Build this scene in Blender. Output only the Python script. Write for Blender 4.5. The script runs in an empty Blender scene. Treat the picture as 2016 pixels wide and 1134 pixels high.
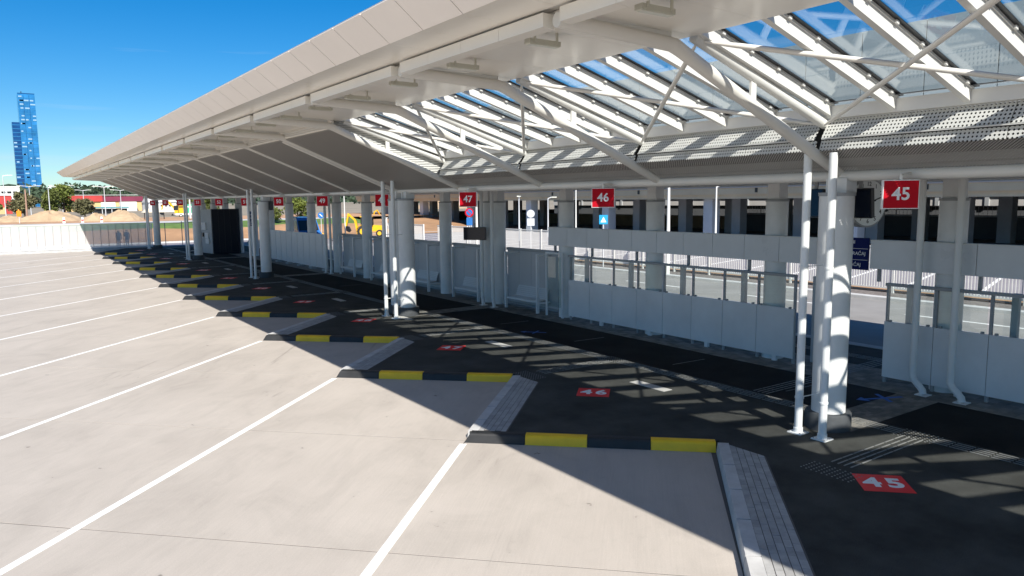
import bpy, math, random
from mathutils import Vector, Matrix

random.seed(7)
PI = math.pi
rad = math.radians
scene = bpy.context.scene
col = scene.collection

# ------------------------------------------------------------------ camera
YAW, PITCH, ROLL, CAM_H = 0.60721, 0.11951, -0.01042, 4.1
fwd = Vector((math.sin(YAW) * math.cos(PITCH), math.cos(YAW) * math.cos(PITCH), -math.sin(PITCH)))
rgt0 = Vector((math.cos(YAW), -math.sin(YAW), 0))
up0 = rgt0.cross(fwd)
rgt = math.cos(ROLL) * rgt0 + math.sin(ROLL) * up0
upv = -math.sin(ROLL) * rgt0 + math.cos(ROLL) * up0
cam_data = bpy.data.cameras.new('camera')
cam = bpy.data.objects.new('camera', cam_data)
col.objects.link(cam)
cam.matrix_world = Matrix(((rgt.x, upv.x, -fwd.x, 0), (rgt.y, upv.y, -fwd.y, 0), (rgt.z, upv.z, -fwd.z, CAM_H), (0, 0, 0, 1)))
cam_data.sensor_width = 36.0
cam_data.lens = 1452.55 / 2016 * 36
cam_data.clip_start = 0.1
cam_data.clip_end = 8000
scene.camera = cam

# ------------------------------------------------------------------ sky, sun, exposure
SUN = Vector((-0.345, -1.18, 1.0)).normalized()
elev = math.asin(SUN.z)
azim = math.atan2(SUN.x, SUN.y)
world = bpy.data.worlds.new('World')
scene.world = world
world.use_nodes = True
nt = world.node_tree
nt.nodes.clear()
wo = nt.nodes.new('ShaderNodeOutputWorld')
bg = nt.nodes.new('ShaderNodeBackground')
sky = nt.nodes.new('ShaderNodeTexSky')
sky.sky_type = 'NISHITA'
sky.sun_disc = False
sky.sun_elevation = elev
sky.sun_rotation = azim
sky.altitude = 0
sky.air_density = 1.0
sky.dust_density = 0.05
sky.ozone_density = 3.0
bg.inputs['Strength'].default_value = 0.063
tcw = nt.nodes.new('ShaderNodeTexCoord')
mpw = nt.nodes.new('ShaderNodeMapping')
mpw.inputs['Scale'].default_value = (2.2, 2.2, 34.0)
mpw.inputs['Location'].default_value = (0.35, 0.0, 0.0)
nzw = nt.nodes.new('ShaderNodeTexNoise')
nzw.inputs['Scale'].default_value = 1.0
nzw.inputs['Detail'].default_value = 5
rmw = nt.nodes.new('ShaderNodeMapRange')
rmw.inputs['From Min'].default_value = 0.56
rmw.inputs['From Max'].default_value = 0.80
rmw.inputs['To Max'].default_value = 0.5
cmw = nt.nodes.new('ShaderNodeMix')
cmw.data_type = 'RGBA'
cmw.inputs['B'].default_value = (7.0, 8.2, 9.2, 1)
nt.links.new(tcw.outputs['Generated'], mpw.inputs[0])
nt.links.new(mpw.outputs[0], nzw.inputs[0])
nt.links.new(nzw.outputs[0], rmw.inputs[0])
nt.links.new(rmw.outputs[0], cmw.inputs['Factor'])
hs = nt.nodes.new('ShaderNodeHueSaturation')
hs.inputs['Saturation'].default_value = 1.30
tint = nt.nodes.new('ShaderNodeMix')
tint.data_type = 'RGBA'
tint.blend_type = 'MULTIPLY'
tint.inputs['Factor'].default_value = 1.0
tint.inputs['B'].default_value = (0.76, 0.94, 1.12, 1)
nt.links.new(sky.outputs[0], tint.inputs['A'])
nt.links.new(tint.outputs['Result'], hs.inputs['Color'])
nt.links.new(hs.outputs[0], cmw.inputs['A'])
nt.links.new(cmw.outputs['Result'], bg.inputs[0])
nt.links.new(bg.outputs[0], wo.inputs[0])
sun_data = bpy.data.lights.new('sun', 'SUN')
sun_data.energy = 5.0
sun_data.angle = rad(0.5)
sun_data.color = (1.0, 0.945, 0.87)
sun = bpy.data.objects.new('sun', sun_data)
sun.rotation_euler = (-SUN).to_track_quat('-Z', 'Y').to_euler()
sun.location = (-10, -30, 40)
col.objects.link(sun)
vs = scene.view_settings
vs.view_transform = 'Standard'
vs.look = 'None'
vs.gamma = 1.0
vs.use_curve_mapping = False
vs.exposure = 0.68
scene.cycles.max_bounces = 8
scene.cycles.transparent_max_bounces = 24


# ------------------------------------------------------------------ materials
def new_mat(name):
    m = bpy.data.materials.new(name)
    m.use_nodes = True
    t = m.node_tree
    b = t.nodes['Principled BSDF']
    return m, t, b


def node(t, typ, **kw):
    n = t.nodes.new(typ)
    for k, v in kw.items():
        setattr(n, k, v)
    return n


def mat(name, c, rough=0.5, metal=0.0, var=0.0, scale=3.0, bump=0.0, bscale=40.0, spec=0.5, rvar=0.0, stretch=None, hue=None):
    """Principled colour with large-scale unevenness (var) and fine relief (bump)."""
    m, t, b = new_mat(name)
    b.inputs['Roughness'].default_value = rough
    b.inputs['Metallic'].default_value = metal
    b.inputs['Specular IOR Level'].default_value = spec
    b.inputs['Base Color'].default_value = (*c, 1)
    tc = node(t, 'ShaderNodeTexCoord')
    geo = node(t, 'ShaderNodeNewGeometry')
    src = geo.outputs['Position']
    if stretch:
        mp = node(t, 'ShaderNodeMapping')
        mp.inputs['Scale'].default_value = stretch[:3]
        if len(stretch) > 3:
            mp.inputs['Rotation'].default_value = (0, 0, stretch[3])
        t.links.new(src, mp.inputs[0])
        src = mp.outputs[0]
    if var > 0:
        n1 = node(t, 'ShaderNodeTexNoise')
        n1.inputs['Scale'].default_value = scale
        n1.inputs['Detail'].default_value = 6
        n1.inputs['Roughness'].default_value = 0.62
        t.links.new(src, n1.inputs[0])
        r = node(t, 'ShaderNodeMapRange')
        r.inputs['From Min'].default_value = 0.25
        r.inputs['From Max'].default_value = 0.75
        r.inputs['To Min'].default_value = 1 - var
        r.inputs['To Max'].default_value = 1 + var
        t.links.new(n1.outputs[0], r.inputs[0])
        mx = node(t, 'ShaderNodeMix', data_type='RGBA', blend_type='MULTIPLY')
        mx.inputs['Factor'].default_value = 1
        mx.inputs['A'].default_value = (*c, 1)
        t.links.new(r.outputs[0], mx.inputs['B'])
        t.links.new(mx.outputs['Result'], b.inputs['Base Color'])
        if rvar > 0:
            r2 = node(t, 'ShaderNodeMapRange')
            r2.inputs['To Min'].default_value = rough - rvar
            r2.inputs['To Max'].default_value = rough + rvar
            t.links.new(n1.outputs[0], r2.inputs[0])
            t.links.new(r2.outputs[0], b.inputs['Roughness'])
    if bump > 0:
        n2 = node(t, 'ShaderNodeTexNoise')
        n2.inputs['Scale'].default_value = bscale
        n2.inputs['Detail'].default_value = 3
        t.links.new(geo.outputs['Position'], n2.inputs[0])
        bp = node(t, 'ShaderNodeBump')
        bp.inputs['Strength'].default_value = bump
        bp.inputs['Distance'].default_value = 0.01
        t.links.new(n2.outputs[0], bp.inputs['Height'])
        t.links.new(bp.outputs[0], b.inputs['Normal'])
    return m


def concrete_mat():
    m, t, b = new_mat('bay_concrete')
    geo = node(t, 'ShaderNodeNewGeometry')
    b.inputs['Roughness'].default_value = 0.85
    b.inputs['Specular IOR Level'].default_value = 0.25

    def noise(scale, detail=5, rough=0.6, mapscale=None, rot=0, distort=0):
        n = node(t, 'ShaderNodeTexNoise')
        n.inputs['Scale'].default_value = scale
        n.inputs['Detail'].default_value = detail
        n.inputs['Roughness'].default_value = rough
        n.inputs['Distortion'].default_value = distort
        if mapscale:
            # turn first (bay axis onto x), then squeeze along it
            mp0 = node(t, 'ShaderNodeMapping')
            mp0.inputs['Rotation'].default_value = (0, 0, rot)
            t.links.new(geo.outputs['Position'], mp0.inputs[0])
            mp = node(t, 'ShaderNodeMapping')
            mp.inputs['Scale'].default_value = mapscale
            t.links.new(mp0.outputs[0], mp.inputs[0])
            t.links.new(mp.outputs[0], n.inputs[0])
        else:
            t.links.new(geo.outputs['Position'], n.inputs[0])
        return n

    def ramp(n, stops):
        r = node(t, 'ShaderNodeValToRGB')
        e = r.color_ramp.elements
        while len(e) < len(stops):
            e.new(0.5)
        for k, (p, c) in enumerate(stops):
            e[k].position = p
            e[k].color = (c, c, c, 1) if not isinstance(c, tuple) else (*c, 1)
        t.links.new(n.outputs[0], r.inputs[0])
        return r

    def mul(a, bb, f=1.0):
        mx = node(t, 'ShaderNodeMix', data_type='RGBA', blend_type='MULTIPLY')
        mx.inputs['Factor'].default_value = f
        t.links.new(a, mx.inputs['A'])
        t.links.new(bb, mx.inputs['B'])
        return mx.outputs['Result']
    base = ramp(noise(0.35, 4), [(0.3, (0.432, 0.392, 0.346)), (0.7, (0.482, 0.439, 0.389))])
    st = ramp(noise(0.8, 7, 0.68, (0.6, 1.25, 1), rad(-45), 0.8), [(0.30, 0.885), (0.52, 1.0), (0.75, 1.05)])
    tyre = ramp(noise(0.55, 5, 0.7, (0.16, 1.3, 1), rad(-52), 1.2), [(0.27, 0.62), (0.35, 0.95), (0.5, 1.0)])
    spot = ramp(noise(4.2, 3, 0.55), [(0.225, 0.40), (0.26, 0.95), (0.4, 1.0)])
    fine = ramp(noise(60, 3, 0.6), [(0.3, 0.93), (0.7, 1.05)])
    broom = ramp(noise(26, 2, 0.5, (0.04, 1.6, 1), rad(-45)), [(0.3, 0.97), (0.7, 1.02)])
    c = mul(base.outputs[0], st.outputs[0])
    c = mul(c, tyre.outputs[0], 0.8)
    c = mul(c, spot.outputs[0], 0.8)
    c = mul(c, fine.outputs[0])
    c = mul(c, broom.outputs[0])
    t.links.new(c, b.inputs['Base Color'])
    bp = node(t, 'ShaderNodeBump')
    bp.inputs['Strength'].default_value = 0.12
    bp.inputs['Distance'].default_value = 0.01
    t.links.new(fine.outputs[0], bp.inputs['Height'])
    t.links.new(bp.outputs[0], b.inputs['Normal'])
    return m


def asphalt_mat(name, c, var=0.25):
    m, t, b = new_mat(name)
    geo = node(t, 'ShaderNodeNewGeometry')
    b.inputs['Roughness'].default_value = 0.85
    b.inputs['Specular IOR Level'].default_value = 0.18
    big = node(t, 'ShaderNodeTexNoise')
    big.inputs['Scale'].default_value = 0.8
    big.inputs['Detail'].default_value = 7
    big.inputs['Roughness'].default_value = 0.65
    sm = node(t, 'ShaderNodeTexNoise')
    sm.inputs['Scale'].default_value = 90
    sm.inputs['Detail'].default_value = 2
    t.links.new(geo.outputs['Position'], big.inputs[0])
    t.links.new(geo.outputs['Position'], sm.inputs[0])
    a = node(t, 'ShaderNodeMapRange')
    a.inputs['From Min'].default_value = 0.3
    a.inputs['From Max'].default_value = 0.7
    a.inputs['To Min'].default_value = 1 - var
    a.inputs['To Max'].default_value = 1 + var
    t.links.new(big.outputs[0], a.inputs[0])
    d = node(t, 'ShaderNodeMapRange')
    d.inputs['From Min'].default_value = 0.3
    d.inputs['From Max'].default_value = 0.7
    d.inputs['To Min'].default_value = 0.65
    d.inputs['To Max'].default_value = 1.4
    t.links.new(sm.outputs[0], d.inputs[0])
    mu = node(t, 'ShaderNodeMath', operation='MULTIPLY')
    t.links.new(a.outputs[0], mu.inputs[0])
    t.links.new(d.outputs[0], mu.inputs[1])
    mx = node(t, 'ShaderNodeMix', data_type='RGBA', blend_type='MULTIPLY')
    mx.inputs['Factor'].default_value = 1
    mx.inputs['A'].default_value = (*c, 1)
    t.links.new(mu.outputs[0], mx.inputs['B'])
    t.links.new(mx.outputs['Result'], b.inputs['Base Color'])
    bp = node(t, 'ShaderNodeBump')
    bp.inputs['Strength'].default_value = 0.25
    bp.inputs['Distance'].default_value = 0.006
    t.links.new(sm.outputs[0], bp.inputs['Height'])
    t.links.new(bp.outputs[0], b.inputs['Normal'])
    return m


def perforated_mat(name, c, axis, pitch=0.045, hole=0.28, stagger=False):
    """Sheet with a staggered grid of punched holes; axis is the second grid direction (0 = x, 2 = z)."""
    m, t, b = new_mat(name)
    b.inputs['Base Color'].default_value = (*c, 1)
    b.inputs['Roughness'].default_value = 0.45
    geo = node(t, 'ShaderNodeNewGeometry')
    sp = node(t, 'ShaderNodeSeparateXYZ')
    t.links.new(geo.outputs['Position'], sp.inputs[0])

    def mth(op, a, bv=None):
        n = node(t, 'ShaderNodeMath', operation=op)
        for i, x in enumerate((a, bv)):
            if x is None:
                continue
            if isinstance(x, (int, float)):
                n.inputs[i].default_value = x
            else:
                t.links.new(x, n.inputs[i])
        return n.outputs[0]
    u = mth('DIVIDE', sp.outputs[1], pitch)
    v = mth('DIVIDE', sp.outputs[axis], pitch)

    def grid(off):
        fu = mth('SUBTRACT', mth('FRACT', mth('ADD', u, off)), 0.5)
        fv = mth('SUBTRACT', mth('FRACT', mth('ADD', v, off)), 0.5)
        return mth('ADD', mth('MULTIPLY', fu, fu), mth('MULTIPLY', fv, fv))
    dist = mth('MINIMUM', grid(0.0), grid(0.5)) if stagger else grid(0.0)
    inside = mth('LESS_THAN', dist, hole * hole)
    tr = node(t, 'ShaderNodeBsdfTransparent')
    mix = node(t, 'ShaderNodeMixShader')
    t.links.new(inside, mix.inputs[0])
    t.links.new(b.outputs[0], mix.inputs[1])
    t.links.new(tr.outputs[0], mix.inputs[2])
    t.links.new(mix.outputs[0], t.nodes['Material Output'].inputs[0])
    return m


def glass_mat(name, tint, refl=1.0, rough=0.0, dirt=0.0, ior=1.5):
    m, t, b = new_mat(name)
    t.nodes.remove(b)
    tr = node(t, 'ShaderNodeBsdfTransparent')
    tr.inputs[0].default_value = (*tint, 1)
    gl = node(t, 'ShaderNodeBsdfGlossy')
    gl.inputs['Roughness'].default_value = rough
    gl.inputs['Color'].default_value = (refl, refl, refl, 1)
    lw = node(t, 'ShaderNodeLayerWeight')
    lw.inputs['Blend'].default_value = 0.5
    pw = node(t, 'ShaderNodeMath', operation='POWER')
    pw.inputs[1].default_value = 5.0
    t.links.new(lw.outputs['Facing'], pw.inputs[0])
    fr = node(t, 'ShaderNodeMapRange')
    fr.inputs['To Min'].default_value = ((ior - 1) / (ior + 1)) ** 2
    fr.inputs['To Max'].default_value = 1.0
    t.links.new(pw.outputs[0], fr.inputs[0])
    mix = node(t, 'ShaderNodeMixShader')
    t.links.new(fr.outputs[0], mix.inputs[0])
    t.links.new(tr.outputs[0], mix.inputs[1])
    t.links.new(gl.outputs[0], mix.inputs[2])
    out = mix.outputs[0]
    if dirt > 0:
        df = node(t, 'ShaderNodeBsdfDiffuse')
        df.inputs[0].default_value = (0.9, 0.91, 0.91, 1)
        tl = node(t, 'ShaderNodeBsdfTranslucent')
        tl.inputs[0].default_value = (0.8, 0.82, 0.82, 1)
        md = node(t, 'ShaderNodeMixShader')
        md.inputs[0].default_value = 0.25
        t.links.new(df.outputs[0], md.inputs[1])
        t.links.new(tl.outputs[0], md.inputs[2])
        m2 = node(t, 'ShaderNodeMixShader')
        m2.inputs[0].default_value = dirt
        t.links.new(out, m2.inputs[1])
        t.links.new(md.outputs[0], m2.inputs[2])
        out = m2.outputs[0]
    t.links.new(out, t.nodes['Material Output'].inputs[0])
    return m


M = {}
M['concrete'] = concrete_mat()
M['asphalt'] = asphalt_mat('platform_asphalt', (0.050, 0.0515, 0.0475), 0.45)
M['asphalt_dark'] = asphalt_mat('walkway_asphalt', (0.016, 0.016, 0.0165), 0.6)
M['road'] = mat('road_concrete', (0.25, 0.242, 0.233), 0.85, var=0.18, scale=0.5, bump=0.1)
M['lot'] = mat('parking_asphalt', (0.24, 0.225, 0.24), 0.9, var=0.15, scale=0.3)
M['joint'] = mat('joint_filler', (0.10, 0.095, 0.09), 0.9)
M['kerbstone'] = mat('kerb_stone', (0.50, 0.50, 0.49), 0.8, var=0.18, scale=2.5, bump=0.15, bscale=50)
M['paver'] = mat('paver_grey', (0.36, 0.36, 0.35), 0.85, var=0.25, scale=4.0, bump=0.2, bscale=60)
M['paver2'] = mat('paver_grey_dark', (0.33, 0.33, 0.322), 0.85, var=0.25, scale=4.0, bump=0.2, bscale=60)
M['paver3'] = mat('paver_grey_light', (0.39, 0.39, 0.38), 0.85, var=0.22, scale=4.0, bump=0.2, bscale=60)
M['strip_paver'] = mat('strip_paver', (0.20, 0.19, 0.17), 0.85, var=0.3, scale=3.0, bump=0.2, bscale=60)
M['line'] = mat('white_road_paint', (0.78, 0.775, 0.75), 0.65, var=0.16, scale=5, bump=0.1)
M['digit_paint'] = mat('digit_paint', (0.90, 0.90, 0.89), 0.6, var=0.06, scale=9)
M['rubber'] = mat('black_rubber', (0.018, 0.019, 0.020), 0.6, var=0.5, scale=3.0, bump=0.1)
M['yellow'] = mat('yellow_rubber', (0.95, 0.55, 0.01), 0.5, var=0.10, scale=3.0, bump=0.05)
M['red_paint'] = mat('red_paint', (0.85, 0.02, 0.02), 0.55, var=0.10, scale=8)
M['blue_paint'] = mat('blue_paint', (0.02, 0.12, 0.50), 0.6, var=0.2, scale=8)
M['white_paint'] = mat('white_steel_paint', (0.70, 0.695, 0.66), 0.38, var=0.04, scale=1.5)
M['steel'] = mat('arm_paint', (0.74, 0.72, 0.67), 0.4, var=0.04, scale=1.2)
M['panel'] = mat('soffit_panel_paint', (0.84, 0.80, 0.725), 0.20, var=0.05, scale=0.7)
M['fascia'] = mat('fascia_panel_paint', (0.88, 0.80, 0.72), 0.30, var=0.04, scale=0.7)
M['parapet'] = mat('parapet_sheet', (0.34, 0.40, 0.41), 0.5, var=0.08, scale=1.0)
M['roof'] = mat('roof_sheet', (0.6, 0.6, 0.58), 0.5)
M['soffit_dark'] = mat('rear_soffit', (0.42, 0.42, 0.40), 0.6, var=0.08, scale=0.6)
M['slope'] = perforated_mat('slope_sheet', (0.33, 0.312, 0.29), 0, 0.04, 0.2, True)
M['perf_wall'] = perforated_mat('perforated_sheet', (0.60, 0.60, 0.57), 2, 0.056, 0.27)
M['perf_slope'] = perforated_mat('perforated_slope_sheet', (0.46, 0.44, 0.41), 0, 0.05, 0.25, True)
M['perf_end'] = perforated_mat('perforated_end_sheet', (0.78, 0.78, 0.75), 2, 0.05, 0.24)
M['gutter'] = mat('gutter_cavity_shade', (0.05, 0.05, 0.05), 0.8)  # near-black colour stands in for the shade inside the roof cavity
M['gasket'] = mat('black_gasket', (0.012, 0.014, 0.018), 0.35)
M['glass'] = glass_mat('skylight_glass', (0.95, 0.965, 0.965))
M['screen_glass'] = glass_mat('screen_glass', (0.90, 0.945, 0.935))
M['column'] = mat('column_paint', (0.75, 0.755, 0.745), 0.42, var=0.10, scale=1.6, bump=0.03)
M['base'] = mat('column_base_rubber', (0.06, 0.065, 0.07), 0.7, var=0.3, scale=3, bump=0.15)
M['pipe'] = mat('pipe_paint', (0.74, 0.75, 0.74), 0.35, var=0.04, scale=2)
M['wallpanel'] = mat('wall_panel', (0.68, 0.70, 0.715), 0.32, var=0.09, scale=0.9, rvar=0.15)
M['wallpanel2'] = mat('shelter_panel', (0.50, 0.515, 0.53), 0.45, var=0.06, scale=0.8)
M['hoard'] = mat('hoarding_sheet', (0.66, 0.67, 0.68), 0.4, var=0.05, scale=0.8)
M['frame'] = mat('grey_frame', (0.33, 0.34, 0.35), 0.45)
M['lamp'] = mat('lamp_housing', (0.52, 0.51, 0.43), 0.4)
M['lampglass'] = mat('lamp_cover', (0.68, 0.68, 0.60), 0.2)
M['sign_red'] = mat('sign_red', (0.50, 0.003, 0.015), 0.6, spec=0.15)
M['sign_white'] = mat('sign_white', (0.82, 0.82, 0.82), 0.4)
M['navy'] = mat('sign_navy', (0.006, 0.014, 0.10), 0.6, spec=0.12)
M['black'] = mat('black_plastic', (0.008, 0.009, 0.012), 0.35)
M['screen'] = mat('monitor_screen', (0.006, 0.010, 0.022), 0.12)
M['kiosk_dark'] = mat('kiosk_cladding', (0.005, 0.007, 0.013), 0.6, spec=0.15)
M['kiosk_wall'] = mat('kiosk_wall', (0.36, 0.37, 0.37), 0.6, var=0.1, scale=1)
M['earth'] = mat('brown_earth', (0.36, 0.21, 0.11), 0.95, var=0.3, scale=0.35, bump=0.5, bscale=3)
M['redearth'] = mat('red_earth', (0.46, 0.27, 0.15), 0.95, var=0.3, scale=0.25, bump=0.5, bscale=2)
M['sand'] = mat('sand_heap', (0.42, 0.305, 0.19), 0.95, var=0.2, scale=0.8, bump=0.6, bscale=4)
M['grass'] = mat('grass', (0.10, 0.17, 0.035), 0.95, var=0.35, scale=0.8, bump=0.5, bscale=8)
M['ground'] = mat('open_ground', (0.27, 0.23, 0.17), 0.95, var=0.3, scale=0.05)
M['gravel'] = mat('gravel', (0.16, 0.14, 0.13), 0.95, var=0.5, scale=8, bump=0.5, bscale=20)
M['leaf'] = mat('leaf_green', (0.09, 0.11, 0.02), 0.7, var=0.5, scale=0.6)
M['leaf2'] = mat('leaf_olive', (0.12, 0.115, 0.05), 0.7, var=0.5, scale=0.6)
M['leaf3'] = mat('leaf_bright', (0.12, 0.15, 0.025), 0.7, var=0.5, scale=0.6)
M['hill'] = mat('wooded_hill', (0.045, 0.075, 0.04), 0.9, var=0.5, scale=0.02)
M['bark'] = mat('bark', (0.10, 0.07, 0.05), 0.9, var=0.3, scale=4)
M['bridge'] = mat('bridge_concrete', (0.52, 0.45, 0.32), 0.8, var=0.15, scale=0.3)
M['pier'] = mat('pier_concrete', (0.50, 0.53, 0.55), 0.85, var=0.15, scale=0.4)
M['darkwall'] = mat('retaining_wall', (0.13, 0.14, 0.15), 0.9, var=0.2, scale=0.4)
M['tower_glass'] = mat('tower_glass', (0.02, 0.15, 0.36), 0.12, var=0.45, scale=0.12, spec=0.5)
M['tower_dark'] = mat('tower_glass_dark', (0.006, 0.05, 0.17), 0.12, var=0.4, scale=0.15)
M['tower_line'] = mat('tower_spandrel', (0.02, 0.17, 0.36), 0.3)
M['blind'] = mat('tower_blind', (0.22, 0.38, 0.52), 0.5)
M['redwall'] = mat('red_cladding', (0.42, 0.04, 0.035), 0.5, var=0.1, scale=0.5)
M['maroon'] = mat('maroon_cladding', (0.17, 0.02, 0.05), 0.5, var=0.1, scale=0.5)
M['yellowwall'] = mat('yellow_render', (0.60, 0.42, 0.20), 0.8, var=0.15, scale=0.4)
M['whitewall'] = mat('white_render', (0.72, 0.71, 0.69), 0.8, var=0.08, scale=0.4)
M['darkglass'] = mat('dark_window', (0.02, 0.022, 0.026), 0.15)
M['machine'] = mat('machine_yellow', (0.75, 0.42, 0.01), 0.45, var=0.1, scale=2)
M['tyre'] = mat('tyre', (0.02, 0.02, 0.021), 0.8)
M['rim'] = mat('yellow_rim', (0.7, 0.42, 0.02), 0.5)
M['vanblue'] = mat('van_blue', (0.03, 0.15, 0.42), 0.25)
M['green_plastic'] = mat('green_container', (0.06, 0.40, 0.22), 0.6)
M['tarp'] = mat('pale_tarp', (0.66, 0.62, 0.50), 0.7, var=0.1, scale=1)
M['galv'] = mat('galvanised_steel', (0.62, 0.63, 0.64), 0.4, metal=0.2)
M['wood'] = mat('timber_pole', (0.33, 0.21, 0.15), 0.85, var=0.2, scale=3)
M['orange'] = mat('orange_plastic', (0.75, 0.25, 0.01), 0.5)
M['teal'] = mat('teal_roof', (0.10, 0.26, 0.28), 0.5)
M['purple'] = mat('purple_sheet', (0.14, 0.04, 0.24), 0.6)
M['cloth'] = mat('dark_blue_cloth', (0.015, 0.03, 0.07), 0.9)
M['skin'] = mat('skin', (0.42, 0.25, 0.18), 0.6)
M['hair'] = mat('dark_hair', (0.02, 0.016, 0.012), 0.6)
M['frost'] = glass_mat('fence_panel_sheet', (0.95, 0.96, 0.95), 1.0, 0.15, dirt=0.42)
M['sky_blue_sign'] = mat('light_blue_sign', (0.02, 0.32, 0.60), 0.4)
M['clockface'] = mat('clock_face', (0.80, 0.82, 0.82), 0.3)


# ------------------------------------------------------------------ mesh helpers
WORLD = {}


class B:
    def __init__(self):
        self.v = []
        self.f = []

    def add(self, vs_, fs_):
        o = len(self.v)
        self.v += [Vector(p) for p in vs_]
        self.f += [tuple(i + o for i in q) for q in fs_]
        return self

    def box(self, x0, x1, y0, y1, z0, z1):
        return self.add([(x0, y0, z0), (x1, y0, z0), (x1, y1, z0), (x0, y1, z0), (x0, y0, z1), (x1, y0, z1), (x1, y1, z1), (x0, y1, z1)],
                        [(0, 3, 2, 1), (4, 5, 6, 7), (0, 1, 5, 4), (1, 2, 6, 5), (2, 3, 7, 6), (3, 0, 4, 7)])

    def obb(self, c, ax, ay, az):
        c, ax, ay, az = Vector(c), Vector(ax), Vector(ay), Vector(az)
        p = [c + sx * ax + sy * ay + sz * az for sz in (-1, 1) for sx, sy in ((-1, -1), (1, -1), (1, 1), (-1, 1))]
        return self.add(p, [(0, 3, 2, 1), (4, 5, 6, 7), (0, 1, 5, 4), (1, 2, 6, 5), (2, 3, 7, 6), (3, 0, 4, 7)])

    def bar(self, p0, p1, w, h, up=(0, 0, 1)):
        """box beam from p0 to p1, w wide, h high, centred"""
        p0, p1 = Vector(p0), Vector(p1)
        d = (p1 - p0)
        L = d.length
        d.normalize()
        s = d.cross(Vector(up))
        if s.length < 1e-6:
            s = d.cross(Vector((1, 0, 0)))
        s.normalize()
        u = s.cross(d)
        return self.obb((p0 + p1) / 2, d * L / 2, s * w / 2, u * h / 2)

    def tube(self, p0, p1, r0, r1=None, n=12):
        return self.pipe([p0, p1], [r0, r0 if r1 is None else r1], n)

    def pipe(self, pts, r, n=12):
        pts = [Vector(p) for p in pts]
        if not isinstance(r, (list, tuple)):
            r = [r] * len(pts)
        o = len(self.v)
        prev = None
        for i, p in enumerate(pts):
            d = (pts[min(i + 1, len(pts) - 1)] - pts[max(i - 1, 0)]).normalized()
            if i in (0, len(pts) - 1):
                d = (pts[1] - pts[0]).normalized() if i == 0 else (pts[-1] - pts[-2]).normalized()
            if prev is None:
                a = d.cross(Vector((0, 0, 1)))
                if a.length < 1e-4:
                    a = d.cross(Vector((0, 1, 0)))
            else:
                a = prev - d * prev.dot(d)
            a.normalize()
            prev = a
            b = d.cross(a)
            for k in range(n):
                t = 2 * PI * k / n
                self.v.append(p + (a * math.cos(t) + b * math.sin(t)) * r[i])
        for i in range(len(pts) - 1):
            for k in range(n):
                k2 = (k + 1) % n
                self.f.append((o + i * n + k, o + i * n + k2, o + (i + 1) * n + k2, o + (i + 1) * n + k))
        self.f.append(tuple(o + k for k in reversed(range(n))))
        self.f.append(tuple(o + (len(pts) - 1) * n + k for k in range(n)))
        return self

    def prism(self, poly, z0, z1):
        """vertical prism over an xy polygon (counter-clockwise)"""
        n = len(poly)
        vs_ = [(x, y, z0) for x, y in poly] + [(x, y, z1) for x, y in poly]
        fs_ = [tuple(reversed(range(n))), tuple(range(n, 2 * n))] + [(i, (i + 1) % n, n + (i + 1) % n, n + i) for i in range(n)]
        return self.add(vs_, fs_)

    def prof(self, poly, a0, a1, axis='y'):
        """extrude an (h, z) profile along y (h = x) or along x (h = y)"""
        n = len(poly)
        if axis == 'y':
            vs_ = [(h, a0, z) for h, z in poly] + [(h, a1, z) for h, z in poly]
        else:
            vs_ = [(a0, h, z) for h, z in poly] + [(a1, h, z) for h, z in poly]
        fs_ = [tuple(range(n)), tuple(reversed(range(n, 2 * n)))] + [(i, n + i, n + (i + 1) % n, (i + 1) % n) for i in range(n)]
        return self.add(vs_, fs_)

    def lathe(self, pr, cx, cy, n=24, z=0):
        o = len(self.v)
        for r, h in pr:
            for k in range(n):
                t = 2 * PI * k / n
                self.v.append(Vector((cx + r * math.cos(t), cy + r * math.sin(t), z + h)))
        for i in range(len(pr) - 1):
            for k in range(n):
                k2 = (k + 1) % n
                self.f.append((o + i * n + k, o + i * n + k2, o + (i + 1) * n + k2, o + (i + 1) * n + k))
        self.f.append(tuple(o + k for k in reversed(range(n))))
        self.f.append(tuple(o + (len(pr) - 1) * n + k for k in range(n)))
        return self

    def sheet(self, pts):
        return self.add(pts, [tuple(range(len(pts)))])

    def rot(self, ang, c=(0, 0, 0)):
        Rm = Matrix.Rotation(ang, 3, 'Z')
        c = Vector(c)
        self.v = [Rm @ (p - c) + c for p in self.v]
        return self

    def move(self, d):
        d = Vector(d)
        self.v = [p + d for p in self.v]
        return self

    def mesh(self, name, m, shift=Vector((0, 0, 0)), smooth=False):
        me = bpy.data.meshes.new(name)
        me.from_pydata([tuple(p - shift) for p in self.v], [], self.f)
        me.materials.append(m if not isinstance(m, str) else M[m])
        if smooth:
            me.shade_smooth()
            me.set_sharp_from_angle(angle=rad(38))
        me.update()
        return me

    def build(self, name, m, parent=None, smooth=False, label=None, cat=None, group=None, kind=None, recalc=False):
        sh = WORLD[parent.name] if parent is not None else Vector((0, 0, 0))
        if recalc:
            pass
        me = self.mesh(name, m, sh, smooth)
        o = bpy.data.objects.new(name, me)
        col.objects.link(o)
        o.parent = parent
        WORLD[o.name] = sh.copy()
        tag(o, label, cat, group, kind)
        return o


def tag(o, label=None, cat=None, group=None, kind=None):
    if label:
        o['label'] = label
    if cat:
        o['category'] = cat
    if group:
        o['group'] = group
    if kind:
        o['kind'] = kind
    return o


def thing(name, label, cat, loc=(0, 0, 0), group=None, kind=None):
    o = bpy.data.objects.new(name, None)
    o.empty_display_size = 0.2
    o.location = loc
    col.objects.link(o)
    WORLD[o.name] = Vector(loc)
    return tag(o, label, cat, group, kind)


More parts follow.
